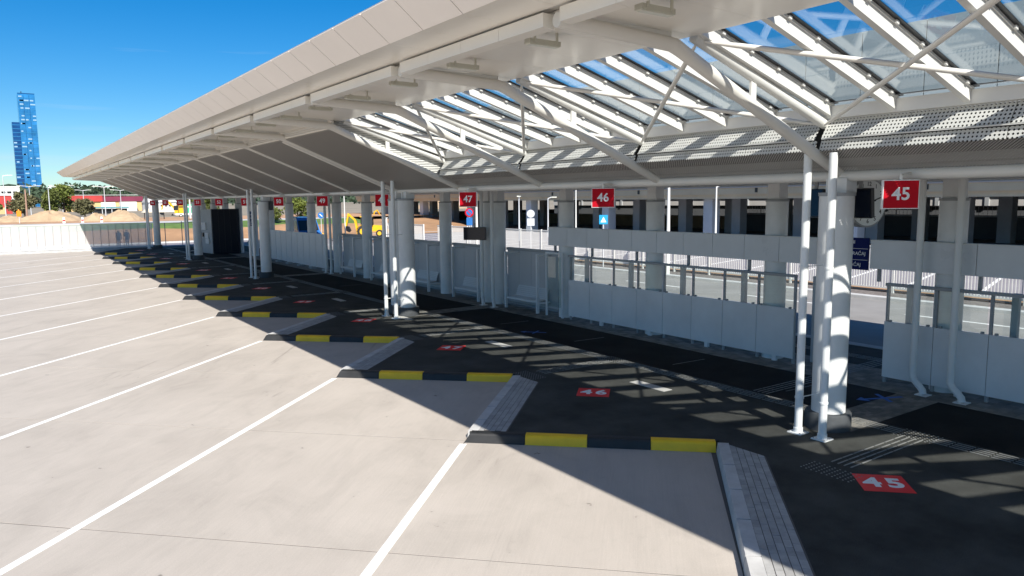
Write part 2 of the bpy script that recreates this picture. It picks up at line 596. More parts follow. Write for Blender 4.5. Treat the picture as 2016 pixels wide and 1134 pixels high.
def piece(name, me, loc, parent, rotz=0.0):
    """one object that shares mesh data, at a world position under a parent"""
    o = bpy.data.objects.new(name, me)
    col.objects.link(o)
    o.parent = parent
    o.location = Vector(loc) - (WORLD[parent.name] if parent is not None else Vector((0, 0, 0)))
    o.rotation_euler = (0, 0, rotz)
    WORLD[o.name] = Vector(loc)
    return o


def copy_tree(o, loc=None, parent=None, rotz=None, label=None):
    c = o.copy()
    col.objects.link(c)
    c.parent = parent
    if loc is not None:
        c.location = loc
    if rotz is not None:
        c.rotation_euler = (0, 0, rotz)
    if label:
        c['label'] = label
    for ch in list(o.children):
        copy_tree(ch, None, c)
    return c


def text_mesh(name, s, size, m, bold=0.02, depth=0.003, spacing=1.0):
    cu = bpy.data.curves.new(name, 'FONT')
    cu.body = s
    cu.size = size
    cu.align_x = 'CENTER'
    cu.align_y = 'CENTER'
    cu.offset = bold * size
    cu.extrude = depth
    cu.space_character = spacing
    cu.resolution_u = 4
    o = bpy.data.objects.new(name, cu)
    col.objects.link(o)
    bpy.context.view_layer.update()
    me = bpy.data.meshes.new_from_object(o)
    bpy.data.objects.remove(o)
    bpy.data.curves.remove(cu)
    me.materials.clear()
    me.materials.append(M[m])
    return me


ORD = ['first', 'second', 'third', 'fourth', 'fifth', 'sixth', 'seventh', 'eighth', 'ninth', 'tenth', 'eleventh', 'twelfth', 'thirteenth',
       'fourteenth', 'fifteenth', 'sixteenth', 'seventeenth', 'eighteenth', 'nineteenth', 'twentieth', 'twenty-first', 'twenty-second',
       'twenty-third', 'twenty-fourth', 'twenty-fifth', 'twenty-sixth']
S2 = math.sqrt(0.5)
NUM = {45: 'forty-five', 46: 'forty-six', 47: 'forty-seven', 48: 'forty-eight', 49: 'forty-nine', 50: 'fifty', 51: 'fifty-one', 52: 'fifty-two',
       53: 'fifty-three', 54: 'fifty-four', 55: 'fifty-five', 56: 'fifty-six'}
PITCH_B = 6.0


def KL(n):
    return (6.47, 10.84 + PITCH_B * n)


def KR(n):
    return (9.60, 7.87 + PITCH_B * n)


# ------------------------------------------------------------------ ground, bays, platform
def ground_sheet():
    b = B()
    n = 40
    b.sheet([(-3000, -1500, -0.42), (3000, -1500, -0.42), (3000, 4500, -0.42), (-3000, 4500, -0.42)])
    b.build('ground', 'ground', kind='structure')


ground_sheet()
bays = B().box(-70, 9.9, -30, 76.2, -0.35, -0.157).build('bus_bay_paving', 'joint', kind='structure')
# concrete slabs: lanes between the white lines, squared off along the kerb line
LANE = PITCH_B * S2          # 4.243
bd = Vector((S2, S2, 0))     # along a bay, towards the platform
kd = Vector((S2, -S2, 0))    # along a stop kerb
s0 = (6.47 + 10.84) * S2
t0 = (6.47 - 10.84) * S2
slab_mesh = B().box(-LANE / 2 + 0.013, LANE / 2 - 0.013, -LANE / 2 + 0.013, LANE / 2 - 0.013, -0.05, 0).mesh('slab', 'concrete')
for n in range(-5, 13):
    for k in range(0, 8 if n > -3 else 4):
        # lane n lies between line n and line n-1 ; slab k counted back from its stop kerb
        sc_ = s0 + LANE * n - LANE * (k + 0.5) + 0.12
        tc_ = t0 - LANE * n + LANE * 0.5
        p = bd * sc_ + kd * tc_
        if p.x < -26 or p.y > 74.5 or p.y < -14:
            continue
        piece('slab', slab_mesh, (p.x, p.y, -0.15 + random.uniform(-0.0015, 0.0015)), bays, -PI / 4)
# what lies left of and beyond the slabs reads as one sheet
B().box(-70, -23, -30, 76, -0.19, -0.1535).build('outer_concrete', 'concrete', bays)
B().prism([(-23, 60), (9.5, 60), (9.5, 76), (-23, 76)], -0.19, -0.1545).build('outer_concrete', 'concrete', bays)

# raised platform with its sawtooth edge
edge = []
for n in range(-4, 11):
    edge += [(KR(n)[0], KR(n)[1] + 0.0), (KL(n)[0] + 0.03, KL(n)[1])]
platform = thing('platform', None, None, (14, 30, 0), kind='structure')
off = 0.19   # set back behind the rubber kerb
poly = []
for n in range(-4, 11):
    o_ = off - (0.6 if n == -1 else 0.0)
    a = Vector((*KR(n), 0)) + bd * o_ + kd * 0.06
    c = Vector((*KL(n), 0)) + bd * o_ + kd * 0.06
    poly += [(a.x, a.y), (c.x, c.y)]
poly = [(19.2, poly[0][1])] + [(19.2, 76.2)] + [(9.6, 76.2)] + list(reversed(poly))
pl = B().prism(poly, -0.34, 0.0).build('asphalt_surface', 'asphalt', platform)

# stop kerbs: four rubber blocks each, black and yellow in turn
seg_len = (Vector(KR(0)) - Vector(KL(0))).length / 4
kdir = (Vector((*KR(0), 0)) - Vector((*KL(0), 0))).normalized()
kang = math.atan2(kdir.y, kdir.x)
prof_k = [(0, -0.15), (0.012, -0.15), (0.055, 0.0), (0.075, 0.015), (0.19, 0.015), (0.19, -0.15)]


def kerb_block(matname, first=False):
    b = B()
    pr = [(0.0, -0.15), (0.03, -0.02), (0.05, 0.006), (0.075, 0.016), (0.20, 0.016), (0.20, -0.15)]
    L0, L1 = 0.004, seg_len - 0.004
    nn = len(pr)
    ch = 0.10 if first else 0.0
    vs_ = []
    for x, sl in ((L0, ch), (L1, 0)):
        for h, z in pr:
            vs_.append((x + sl * max(0, (z + 0.15) / 0.166), h, z))
    fs_ = [tuple(reversed(range(nn))), tuple(range(nn, 2 * nn))] + [(i, (i + 1) % nn, nn + (i + 1) % nn, nn + i) for i in range(nn)]
    b.add(vs_, fs_)
    return b.mesh('rubber_block', matname, smooth=False)


kb = [kerb_block('rubber', True), kerb_block('yellow'), kerb_block('rubber'), kerb_block('yellow')]
STAND = {n: 46 + n for n in range(-2, 11)}
for n in range(-2, 11):
    x, y = KL(n)
    nm = str(STAND[n]) if n >= 0 else None
    where = 'nearest of the row' if n == 0 else ('farthest of the row, by the fence' if n == 10 else ORD[n] + ' beyond the nearest one')
    if n < 0:
        where = 'nearer than the stand forty-five paving strip' if n == -1 else 'outside the near edge'
    where = {0: 'nearest whole one, in front of ground number forty-six', 1: 'second from the viewer, in front of ground number forty-seven', 2: 'third from the viewer, in front of ground number forty-eight'}.get(n, where if n < 3 else ORD[n] + ' from the viewer' if n < 10 else 'farthest of the row, beside the fence')
    if n < -1:
        continue
    if n == -1:
        where = 'beside the stand forty-five paver strip'
        x, y = x - 0.6 * S2, y - 0.6 * S2
    t = thing('stop_kerb', 'black and yellow rubber stop kerb, ' + where, 'kerb', (x, y, 0), 'rubber stop kerbs along the bus bays')
    for k in range(4):
        piece('rubber_block', kb[k], (x + kdir.x * seg_len * k, y + kdir.y * seg_len * k, 0), t, kang)

# side kerbs: stones, then five courses of pavers
sd = (Vector((*KR(1), 0)) - Vector((*KL(0), 0)))
side_len = sd.length
sdir = sd.normalized()
snrm = Vector((sdir.y, -sdir.x, 0))   # towards the platform
sang = math.atan2(sdir.y, sdir.x)


def clipx(poly, xm):
    out = []
    for i in range(len(poly)):
        a, c = poly[i], poly[(i + 1) % len(poly)]
        if a[0] <= xm:
            out.append(a)
        if (a[0] <= xm) != (c[0] <= xm):
            f = (xm - a[0]) / (c[0] - a[0])
            out.append((xm, a[1] + f * (c[1] - a[1])))
    return out


def local_poly(o, a0, a1, b0, b1):
    pts = []
    for a, bb in ((a0, b0), (a1, b0), (a1, b1), (a0, b1)):
        q = o + sdir * a + snrm * bb
        pts.append((q.x, q.y))
    # order is clockwise seen from above (snrm is to the right): reverse
    return list(reversed(pts))


for n in range(-2, 10):
    o = Vector((*KL(n), 0)) - sdir * (0.6 if n == -1 else 0.0)
    side_len = sd.length + (0.6 if n == -1 else 0.0)
    if n == -1:
        lab = None
    sk = thing('side_kerb', None, None, (o.x, o.y, 0), kind='structure')
    m_ = 5
    for k in range(m_):
        a0 = 0.02 + side_len / m_ * k + (0.19 if k == 0 else 0)
        a1 = side_len / m_ * (k + 1) - 0.008 + (0.06 if k == m_ - 1 else 0)
        pp = local_poly(o, a0, a1, 0.0, 0.2)
        b = B().prism(pp, -0.15, 0.012)
        # chamfer the bay-side top arris
        for p in b.v:
            q = (p - o).dot(snrm)
            if q < 0.01 and p.z > 0:
                p += snrm * 0.025
        b.build('kerb_stone', 'kerbstone', sk)
    rows = [(0.205 + 0.1 * r, 0.205 + 0.1 * r + 0.090) for r in range(5)]
    if n == -1:
        for r, (b0, b1) in enumerate(rows):
            k = 0
            a = 0.2 + 0.1 * (r % 2)
            while a < side_len + 0.6:
                pp = clipx(local_poly(o, a, a + 0.196, b0, b1), 9.735)
                if len(pp) >= 3:
                    B().prism(pp, -0.05, 0.006 + random.uniform(-0.002, 0.002)).build('paver', random.choice(['paver', 'paver', 'paver2', 'paver3']), sk)
                a += 0.2
    else:
        bs = [B(), B(), B()]
        for r, (b0, b1) in enumerate(rows):
            a = 0.2 + 0.1 * (r % 2)
            while a < side_len + 0.6:
                pp = clipx(local_poly(o, a, a + 0.193, b0, b1), 9.735 + 0.0)
                if len(pp) >= 3:
                    bs[random.choice((0, 0, 1, 2))].prism(pp, -0.05, 0.006 + random.uniform(-0.002, 0.002))
                a += 0.2
        for bb, mm in zip(bs, ('paver', 'paver2', 'paver3')):
            bb.build('pavers', mm, sk, kind='stuff')
    bed = clipx(local_poly(o, 0.1, side_len + 0.62, 0.19, 0.72), 9.74)
    B().prism(bed, -0.06, 0.002).build('paver_bed', 'joint', sk)

# white bay lines
for n in range(-2, 11):
    x, y = KL(n)
    a = Vector((x - 0.05, y - 0.05, -0.146))
    e = a - bd * 15.0
    w = kd * 0.065
    b = B().obb((a + e) / 2, bd * 7.5, w, (0, 0, 0.0015))
    where = ('leading to the stop kerb of ground number ' + str(46 + n)) if 0 <= n < 3 else ''
    b.build('bay_line', 'line', bays)

# darker walkway asphalt, paver strips across it, pavers along the rear wall
cols_y = [7.33, 23.76, 40.78, 57.3, 73.9]
ys = [-12.0] + [q for c in cols_y for q in (c - 0.42, c + 0.42)] + [76.0]
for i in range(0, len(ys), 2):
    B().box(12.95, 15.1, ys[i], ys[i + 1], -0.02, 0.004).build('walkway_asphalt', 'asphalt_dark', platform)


def paver_field(x0, x1, y0, y1, along_x, name, mats, lx=0.2, ly=0.1):
    bs = {m_: B() for m_ in mats}
    r = 0
    if along_x:
        y = y0
        while y < y1 - 0.02:
            x = x0 + (0 if r % 2 == 0 else -lx / 2)
            while x < x1:
                a, c = max(x, x0), min(x + lx, x1)
                if c - a > 0.03:
                    bs[random.choice(mats)].box(a, c - 0.006, y, min(y + ly, y1) - 0.006, -0.02, 0.006 + random.uniform(-0.0015, 0.0015))
                x += lx
            y += ly
            r += 1
    for m_, b in bs.items():
        if b.v:
            b.build(name, m_, platform, kind='stuff')


M['strip2'] = mat('strip_paver_b', (0.16, 0.155, 0.14), 0.85, var=0.3, scale=3.0, bump=0.2)
M['strip3'] = mat('strip_paver_c', (0.245, 0.235, 0.21), 0.85, var=0.3, scale=3.0, bump=0.2)
SM = ['strip_paver', 'strip2', 'strip3']
for c in cols_y:
    paver_field(12.0, 15.1, c - 0.41, c + 0.41, True, 'cross_pavers', SM)
    B().box(11.98, 15.12, c - 0.43, c + 0.43, -0.03, 0.001).build('paver_bed', 'joint', platform)
paver_field(15.11, 17.0, 3.0, 26.0, True, 'wall_pavers', SM, 0.2, 0.2)
B().box(15.11, 17.0, 26.0, 76.0, -0.02, 0.005).build('wall_paving', 'strip_paver', platform)
B().box(15.1, 17.02, -12, 76.0, -0.03, 0.001).build('paver_bed', 'joint', platform)

# tactile guide: four raised bars along the walkway, rows of studs where a branch leaves, branches to each stand
M['tactile'] = mat('tactile_paint', (0.22, 0.22, 0.21), 0.5, var=0.2, scale=6)
tac = B().box(-0.011, 0.011, -0.14, 0.14, 0, 0.009).mesh('tactile_bar', 'tactile')
n_ind = 0
far_bars = B()
studs = B()
for n in range(-1, 11):
    yb = 6.05 + (n) * 6.0 + (0.0 if n == 0 else 1.5)   # where the branch to stand forty-five+n leaves
    if n == 0:
        yb = 6.1
    elif n > 0:
        yb = 7.75 + 6.0 * n
    for i in range(7):
        for j in range(9):
            studs.lathe([(0.016, 0.004), (0.010, 0.010)], 12.45 + 0.075 * i, yb - 0.3 + 0.075 * j, 6)
    for i in range(6):
        for j in range(10):
            studs.lathe([(0.016, 0.002), (0.010, 0.008)], 9.80 + 0.07 * i + 0.0, yb - 0.35 + 0.085 * j - 0.1 - 0.3 * (n > 0) * 0, 6)
    for r in range(4):
        x = 10.35
        while x < 12.3:
            yy = yb - 0.16 + 0.105 * r
            if n < 4 and n >= 0:
                piece('tactile_bar', tac, (x + 0.14, yy, 0.002), platform, PI / 2)
                n_ind += 1
            else:
                far_bars.box(x, x + 0.28, yy - 0.014, yy + 0.014, 0.001, 0.009)
            x += 0.31
    # guide bars from this branch to the next
    y = yb + 0.42
    y1 = (7.75 + 6.0 * (n + 1)) - 0.36 if n >= 0 else 6.1 - 0.36
    while y < y1 and y < 75:
        for r in range(4):
            x = 12.52 + 0.095 * r
            if y < 21 and y > 2 and r in (0, 1, 2, 3):
                piece('tactile_bar', tac, (x, y, 0.004), platform)
            else:
                far_bars.box(x - 0.014, x + 0.014, y - 0.14, y + 0.14, 0.003, 0.011)
        y += 0.31
far_bars.build('tactile_bars', 'tactile', platform, kind='stuff')
studs.build('tactile_studs', 'tactile', platform, kind='stuff')
# branch through the passage in the wall, with a turn beyond it
pb = B()
for r in range(4):
    yy = 9.35 + 0.105 * r
    x = 12.95
    while x < 17.6:
        pb.box(x, x + 0.28, yy - 0.014, yy + 0.014, 0.005, 0.012)
        x += 0.31
    y = 9.6
    xx = 17.75 + 0.105 * r
    while y < 14:
        pb.box(xx - 0.014, xx + 0.014, y, y + 0.28, 0.003, 0.011)
        y += 0.31
pb.build('tactile_bars', 'tactile', platform, kind='stuff')

# stand numbers painted on the ground
sq = 0.33
for k in range(0, 12):
    num = 45 + k
    cx, cy = 10.15, 5.33 + 6.0 * k + (0.28 if k > 0 else 0)
    t = thing('ground_number', 'red square painted on the asphalt with white number %s' % NUM[num], 'floor marking', (cx, cy, 0.003), 'stand numbers painted on the platform')
    a = Vector((cx, cy, 0.004))
    B().obb(a, kd * sq * 1.03, bd * sq, (0, 0, 0.0012)).build('red_field', 'red_paint', t)
    s_ = str(num)
    for j, ch in enumerate(s_):
        me = text_mesh('digit', ch, 0.48, 'digit_paint', 0.035, 0.001)
        p = a + kd * (-0.15 + 0.31 * j) + Vector((0, 0, 0.0028))
        o = piece('digit', me, p, t, -PI / 4)

# pale plates let into the asphalt beside the numbers
M['plate'] = mat('pale_plate', (0.50, 0.49, 0.46), 0.7, var=0.15, scale=4)
for k in range(1, 11):
    cy = 5.28 + 6.0 * k
    B().box(11.38, 11.64, cy - 0.52, cy + 0.52, -0.01, 0.006).build('pale_plate', 'plate', platform)
# thin pale joints in the walkway and blue marks
for y in (9.2, 12.4, 16.2, 20.0, 29.0, 34.0):
    B().obb((14.0, y, 0.006), (0.55, -0.03, 0), (0, 0.012, 0), (0, 0, 0.001)).build('joint_line', 'tactile', platform)


def blue_mark(cx, cy, ang, label, s=1.0):
    b = B()
    b.obb((cx, cy, 0.007), (0.42 * s, 0, 0), (0, 0.04 * s, 0), (0, 0, 0.001))
    b.obb((cx, cy, 0.0095), (0.05 * s, 0.30 * s, 0), (0.04 * s, -0.006, 0), (0, 0, 0.001))
    b.add([(cx - 0.62 * s, cy, 0.0068), (cx - 0.40 * s, cy - 0.16 * s, 0.0068), (cx - 0.40 * s, cy + 0.16 * s, 0.0068)], [(0, 1, 2)])
    b.rot(ang, (cx, cy, 0))
    b.build('blue_arrow', 'blue_paint', label=label, cat='floor marking', group='blue arrows painted on the walkway')


blue_mark(14.55, 7.72, rad(-25), 'blue painted arrow on the dark walkway behind the near column')
blue_mark(13.45, 18.1, rad(-50), 'small blue painted arrow on the walkway opposite ground number forty-seven', 0.8)

# rear edge of the platform, road behind it, verge and parking lot
B().box(19.2, 19.55, -30, 76, -0.34, 0.012).build('rear_kerb', 'kerbstone', kind='structure')
B().box(19.55, 21.0, -40, 100, -0.34, -0.12).build('gutter_strip', 'road', kind='structure')
road = B().box(21.0, 29.4, -40, 78, -0.34, -0.16).build('road', 'road', kind='structure')
for k in range(-2, 9):
    B().box(26.55, 26.7, 9.5 + 7.2 * k, 13.5 + 7.2 * k, -0.16, -0.155).build('lane_dash', 'line', road)
B().box(29.4, 29.9, -40, 74, -0.34, -0.03).build('road_kerb', 'kerbstone', kind='structure')
B().box(29.9, 31.5, -40, 78, -0.34, -0.07).build('gravel_verge', 'gravel', kind='structure')
B().box(31.5, 32.8, -40, 82, -0.34, -0.04).build('earth_verge', 'earth', kind='structure')
lot = B().box(32.8, 54, -40, 84, -0.34, -0.12).build('parking_lot', 'lot', kind='structure')
for k in range(-10, 25):
    B().obb((39.5, 3.2 * k + 3, -0.115), (5.6, 1.6, 0), (0, 0.09, 0), (0, 0, 0.003)).build('parking_line', 'line', lot)
B().box(33.4, 33.6, -40, 80, -0.12, -0.113).build('parking_line', 'line', lot)
B().box(45.4, 45.55, -40, 80, -0.12, -0.109).build('parking_line', 'line', lot)

# ------------------------------------------------------------------ canopy
RIBS = {k: 7.3 + 4.25 * k for k in range(-4, 17)}
Y0, Y1 = RIBS[-4] - 0.15, 75.45
KSKY = 3
can = thing('station_canopy', 'long white steel canopy with glass skylight sheltering the bus platform', 'canopy', (11.9, 33, 0))
PW = 1.0625
fascia_me = B().prof([(4.57, 6.80), (5.03, 6.43), (5.06, 6.455), (4.60, 6.825)], 0.009, PW - 0.009).move((-4.57, 0, 0)).mesh('fascia_panel', 'fascia')
out_me = B().prof([(5.035, 6.43), (5.70, 6.40), (5.70, 6.425), (5.035, 6.455)], 0.003, PW - 0.003).move((-5, 0, 0)).mesh('soffit_panel', 'panel')
in_me = B().prof([(5.90, 6.395), (8.15, 6.33), (8.15, 6.355), (5.90, 6.42)], 0.002, PW - 0.002).move((-5, 0, 0)).mesh('soffit_panel', 'panel')
ny = int(round((Y1 - Y0) / PW))
for i in range(ny + 1):
    y = RIBS[-4] - 0.10 + PW * i
    if y + PW > Y1 + 0.6:
        continue
    piece('fascia_panel', fascia_me, (4.57, y, 0), can)
    piece('soffit_panel', out_me, (5, y, 0), can)
    piece('soffit_panel', in_me, (5, y, 0), can)
yend = RIBS[-4] - 0.10 + PW * (ny if RIBS[-4] - 0.10 + PW * (ny + 1) > Y1 + 0.6 else ny + 1)
B().box(5.64, 5.96, Y0, yend, 6.43, 6.45).build('beam_backing', 'panel', can)
# roof deck and end cap
B().prof([(4.62, 6.80), (8.19, 6.80), (8.19, 6.84), (4.60, 6.84)], Y0, yend).build('roof_deck', 'roof', can)
B().box(8.152, 8.19, Y0, yend, 6.34, 6.79).build('upstand', 'white_paint', can)
YS = RIBS[KSKY]
B().prof([(8.2, 6.80), (12.0, 5.40), (12.0, 5.44), (8.2, 6.84)], YS - 0.05, yend).build('roof_deck', 'roof', can)
B().prof([(4.60, 6.80), (5.04, 6.44), (8.15, 6.34), (12.0, 4.58), (12.0, 5.40), (8.2, 6.80)], yend, yend + 0.04).build('end_cap', 'fascia', can)
# sloping perforated ceiling beyond the skylight
for k in range(KSKY, 16):
    a, c = RIBS[k] + 0.01, RIBS[k + 1] - 0.01
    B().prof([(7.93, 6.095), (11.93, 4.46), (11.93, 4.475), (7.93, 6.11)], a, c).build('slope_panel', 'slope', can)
    B().box(7.90, 7.94, a, c, 6.12, 6.33).build('closing_panel', 'panel', can)
    for j in range(3):
        B().box(7.86, 7.898, a, c, 6.15 + 0.055 * j, 6.165 + 0.055 * j).build('closing_slat', 'white_paint', can)
# arms
for k, y in RIBS.items():
    arm = B().pipe([(5.78, y, 6.265), (7.76, y, 6.185), (7.86, y, 6.165), (7.96, y, 6.125), (11.98, y, 4.475)], [0.092, 0.098, 0.104, 0.10, 0.09], 16).build('arm', 'steel', can, smooth=True)
    B().box(5.95, 7.75, y - 0.02, y + 0.02, 6.285, 6.345).build('arm_spacer', 'white_paint', arm)
    if k <= KSKY:
        B().pipe([(8.22, y, 6.335), (11.46, y, 5.285)], 0.082, 14).build('purlin_tube', 'white_paint', can, smooth=True)
        B().box(9.49, 9.61, y - 0.02, y + 0.02, 5.50, 5.86).build('strut_plate', 'white_paint', arm)
# second rib at the movement joint
for y in (RIBS[4] + 0.42,):
    B().pipe([(8.0, y, 6.115), (11.98, y, 4.475)], 0.085, 14).build('arm', 'steel', can, smooth=True)
# edge beam in short lengths between the arms
for k in range(-4, 16):
    a, c = RIBS[k] + 0.16, RIBS[k + 1] - 0.16
    L = (c - a) / 4
    for j in range(4):
        B().prof([(5.69, 6.20), (5.87, 6.185), (5.87, 6.36), (5.69, 6.37)], a + L * j + 0.003, a + L * (j + 1) - 0.003).build('edge_beam', 'panel', can)
# valley tube under the low end of the arms
B().pipe([(11.98, Y0, 4.44), (11.98, yend, 4.44)], 0.095, 16).build('valley_tube', 'steel', can, smooth=True)


# skylight: rafters, gaskets, panes
def lerp(a, b, f):
    return a + (b - a) * f


RA, RB = (8.2, 6.35), (11.40, 5.41)
sl = Vector((RB[0] - RA[0], 0, RB[1] - RA[1])).normalized()
nv = Vector((-sl.z, 0, sl.x))
yr = [7.2 + PW * n for n in range(-16, 13)]
raf = B()
a = Vector((RA[0], 0, RA[1]))
c = Vector((RB[0], 0, RB[1]))
raf.obb((a + c) / 2 + nv * 0.08, (c - a) / 2, (0, 0.048, 0), nv * 0.08)
raf.obb((a + c) / 2 + nv * 0.178, (c - a) / 2, (0, 0.07, 0), nv * 0.018)
raf_me = raf.mesh('rafter', 'white_paint')
gas = B()
for s_ in (-1, 1):
    gas.obb((a + c) / 2 + nv * 0.203 + Vector((0, s_ * 0.090, 0)), (c - a) / 2 - sl * 0.01, (0, 0.045, 0), nv * 0.006)
gas_me = gas.mesh('gasket', 'gasket')
clip_b = B()
for f in (0.12, 0.32, 0.52, 0.72, 0.92):
    clip_b.obb(lerp(a, c, f) + nv * 0.172 + Vector((0, -0.085, 0)), sl * 0.03, (0, 0.015, 0), nv * 0.02)
clip_me = clip_b.mesh('clips', 'white_paint')
for y in yr:
    o = piece('rafter', raf_me, (0, y, 0), can)
    g = piece('gasket', gas_me, (0, y, 0), o)
    g['kind'] = 'stuff'
    q = piece('clips', clip_me, (0, y, 0), o)
    q['kind'] = 'stuff'
for i in range(len(yr) - 1):
    for j in range(3):
        f0, f1 = j / 3, (j + 1) / 3
        p0, p1 = lerp(a, c, f0) + sl * 0.006, lerp(a, c, f1) - sl * 0.006
        B().obb((p0 + p1) / 2 + nv * 0.216 + Vector((0, (yr[i] + yr[i + 1]) / 2, 0)), (p1 - p0) / 2, (0, PW / 2 - 0.03, 0), nv * 0.005).build('glass_pane', 'glass', can)
# low sill of the skylight, glass bottom gasket
B().box(11.40, 11.55, Y0, YS + 0.1, 5.37, 5.57).build('skylight_sill', 'white_paint', can)
B().bar((11.36, Y0, 5.622), (11.36, YS, 5.622), 0.10, 0.010).build('gasket', 'gasket', can)
# cross bracing
for k in range(-4, KSKY):
    ya, yb = RIBS[k], RIBS[k + 1]
    P1, P2 = Vector((8.35, yb - 0.08, 6.27)), Vector((11.35, ya + 0.08, 5.29))
    Q1, Q2 = Vector((11.35, yb - 0.08, 5.27)), Vector((8.35, ya + 0.08, 6.25))
    for u, w in ((P1, P2), (Q1, Q2)):
        m_ = (u + w) / 2
        d = (w - u).normalized()
        B().pipe([u, u + d * 0.25, u + d * 0.5, w - d * 0.5, w - d * 0.25, w], [0.018, 0.03, 0.038, 0.038, 0.03, 0.018], 10).build('brace', 'steel', can, smooth=True)
    B().lathe([(0.075, -0.03), (0.075, 0.03)], 0, 0, 14).move((P1 + P2) / 2).build('brace_node', 'steel', can, smooth=True)
# perforated upstand in two rows, ledge, perforated slope
for k in range(-4, KSKY):
    L = 4.25 / 3
    for j in range(3):
        a_ = RIBS[k] + L * j + (0.055 if j == 0 else 0.006)
        c_ = RIBS[k] + L * (j + 1) - (0.055 if j == 2 else 0.006)
        B().prof([(11.50, 5.37), (11.28, 5.05), (11.29, 5.045), (11.51, 5.365)], a_, c_).build('perforated_panel', 'perf_wall', can)
        B().prof([(11.265, 5.01), (11.20, 4.84), (11.21, 4.835), (11.275, 5.005)], a_ - (0.05 if j == 0 else 0), c_ - (0.02 if j == 2 else 0)).build('perforated_panel', 'perf_wall', can)
    B().box(11.215, 11.275, RIBS[k] + 0.06, RIBS[k + 1] - 0.1, 5.022, 5.040).build('ledge', 'white_paint', can)
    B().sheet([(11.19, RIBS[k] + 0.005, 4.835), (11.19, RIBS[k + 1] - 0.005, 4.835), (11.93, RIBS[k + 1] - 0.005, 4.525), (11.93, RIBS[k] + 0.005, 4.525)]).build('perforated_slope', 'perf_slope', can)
B().box(11.60, 11.96, Y0, yend, 4.74, 5.36).build('gutter', 'gutter', can)  # gutter box filling the cavity, coloured dark so the holes look shaded
# perforated gable at the far end of the skylight
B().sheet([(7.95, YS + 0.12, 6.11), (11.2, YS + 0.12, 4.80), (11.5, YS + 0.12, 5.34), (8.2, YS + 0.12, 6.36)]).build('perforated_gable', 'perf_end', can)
B().prof([(8.2, 6.37), (11.5, 5.345), (11.5, 5.60), (8.2, 6.58)], YS + 0.115, YS + 0.125).build('gable_sheet', 'white_paint', can)
B().prof([(7.95, 6.12), (11.5, 4.70), (11.9, 5.3), (8.2, 6.7)], YS + 0.40, YS + 0.42).build('gable_backing', 'roof', can)
# flat rear roof with its ceiling
B().box(12.0, 22.0, Y0, yend, 4.62, 5.42).build('rear_roof', 'roof', can)
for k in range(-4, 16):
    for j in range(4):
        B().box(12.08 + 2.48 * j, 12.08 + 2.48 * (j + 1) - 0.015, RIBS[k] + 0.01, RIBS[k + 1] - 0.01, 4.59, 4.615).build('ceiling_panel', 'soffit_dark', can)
for x, r in ((13.4, 0.03), (14.6, 0.02), (15.2, 0.045)):
    B().tube((x, Y0, 4.54), (x, yend, 4.54), r, n=8).build('conduit', 'frame', can)
B().box(21.98, 22.1, Y0, yend, 4.5, 5.44).build('rear_fascia', 'white_paint', can)

for i in range(len(yr) + 3):
    B().box(12.30, 12.34, yr[0] + PW * i + 0.008, yr[0] + PW * (i + 1) - 0.008, 5.43, 6.86).build('parapet_panel', 'parapet', can)
B().box(12.345, 12.40, yr[0], yr[0] + PW * (len(yr) + 3), 5.43, 6.84).build('parapet_backing', 'roof', can)
# strip lights under the soffit
lroot = thing('strip_light', 'x', 'light', (6.44, 0, 6.385), 'strip lights hung under the canopy soffit')
B().box(6.10, 6.64, -0.06, 0.06, 6.205, 6.27).build('housing', 'lamp', lroot)
B().box(6.12, 6.62, -0.045, 0.045, 6.19, 6.2045).build('cover', 'lampglass', lroot)
for x in (6.18, 6.56):
    B().box(x - 0.012, x + 0.012, -0.09, -0.06, 6.23, 6.39).build('bracket', 'lamp', lroot)
nl = 0
for k in range(-1, 12):
    for dy in (-1.0625, 1.0625):
        y = RIBS[k] + dy
        if y < 5.5:
            continue
        lab = 'strip light hung under the canopy soffit, %s from the viewer' % ORD[nl]
        if nl == 0:
            lroot.location.y = y
            lroot['label'] = lab
        else:
            copy_tree(lroot, (6.44, y, 6.385), None, None, lab)
        nl += 1

# ------------------------------------------------------------------ columns and pipes
CX = 11.95


def big_column(y, label):
    t = thing('column', label, 'column', (CX, y, 0), 'main columns along the platform edge')
    B().lathe([(0.39, 0.0), (0.39, 0.27), (0.375, 0.30)], CX, y, 32).build('rubber_base', 'base', t, smooth=True)
    B().lathe([(0.285, 0.30), (0.285, 4.10)], CX, y, 36).build('shaft', 'column', t, smooth=True)
    B().lathe([(0.30, 4.10), (0.30, 4.16)], CX, y, 36).build('cap', 'frame', t, smooth=True)
    B().box(CX - 0.09, CX + 0.09, y - 0.22, y - 0.02, 4.16, 4.40).build('neck_plate', 'column', t)
    B().box(CX - 0.09, CX + 0.2, y + 0.05, y + 0.16, 4.16, 4.40).build('neck_plate', 'column', t)
    B().box(CX + 0.02, CX + 0.26, y - 0.2, y + 0.2, 4.16, 4.585).build('neck', 'column', t)


labs = ['big white column with two pipes beside sign forty-five', 'big white column with two pipes in front of sign forty-eight', 'big white column with two pipes beside sign fifty-one',
        'white column beside sign fifty-three in front of dark kiosk', 'farthest main column, at the canopy end by the fence']
for y, l in zip(cols_y, labs):
    big_column(y, l)
big_column(24.52, 'twin column close behind the big sign forty-eight column')


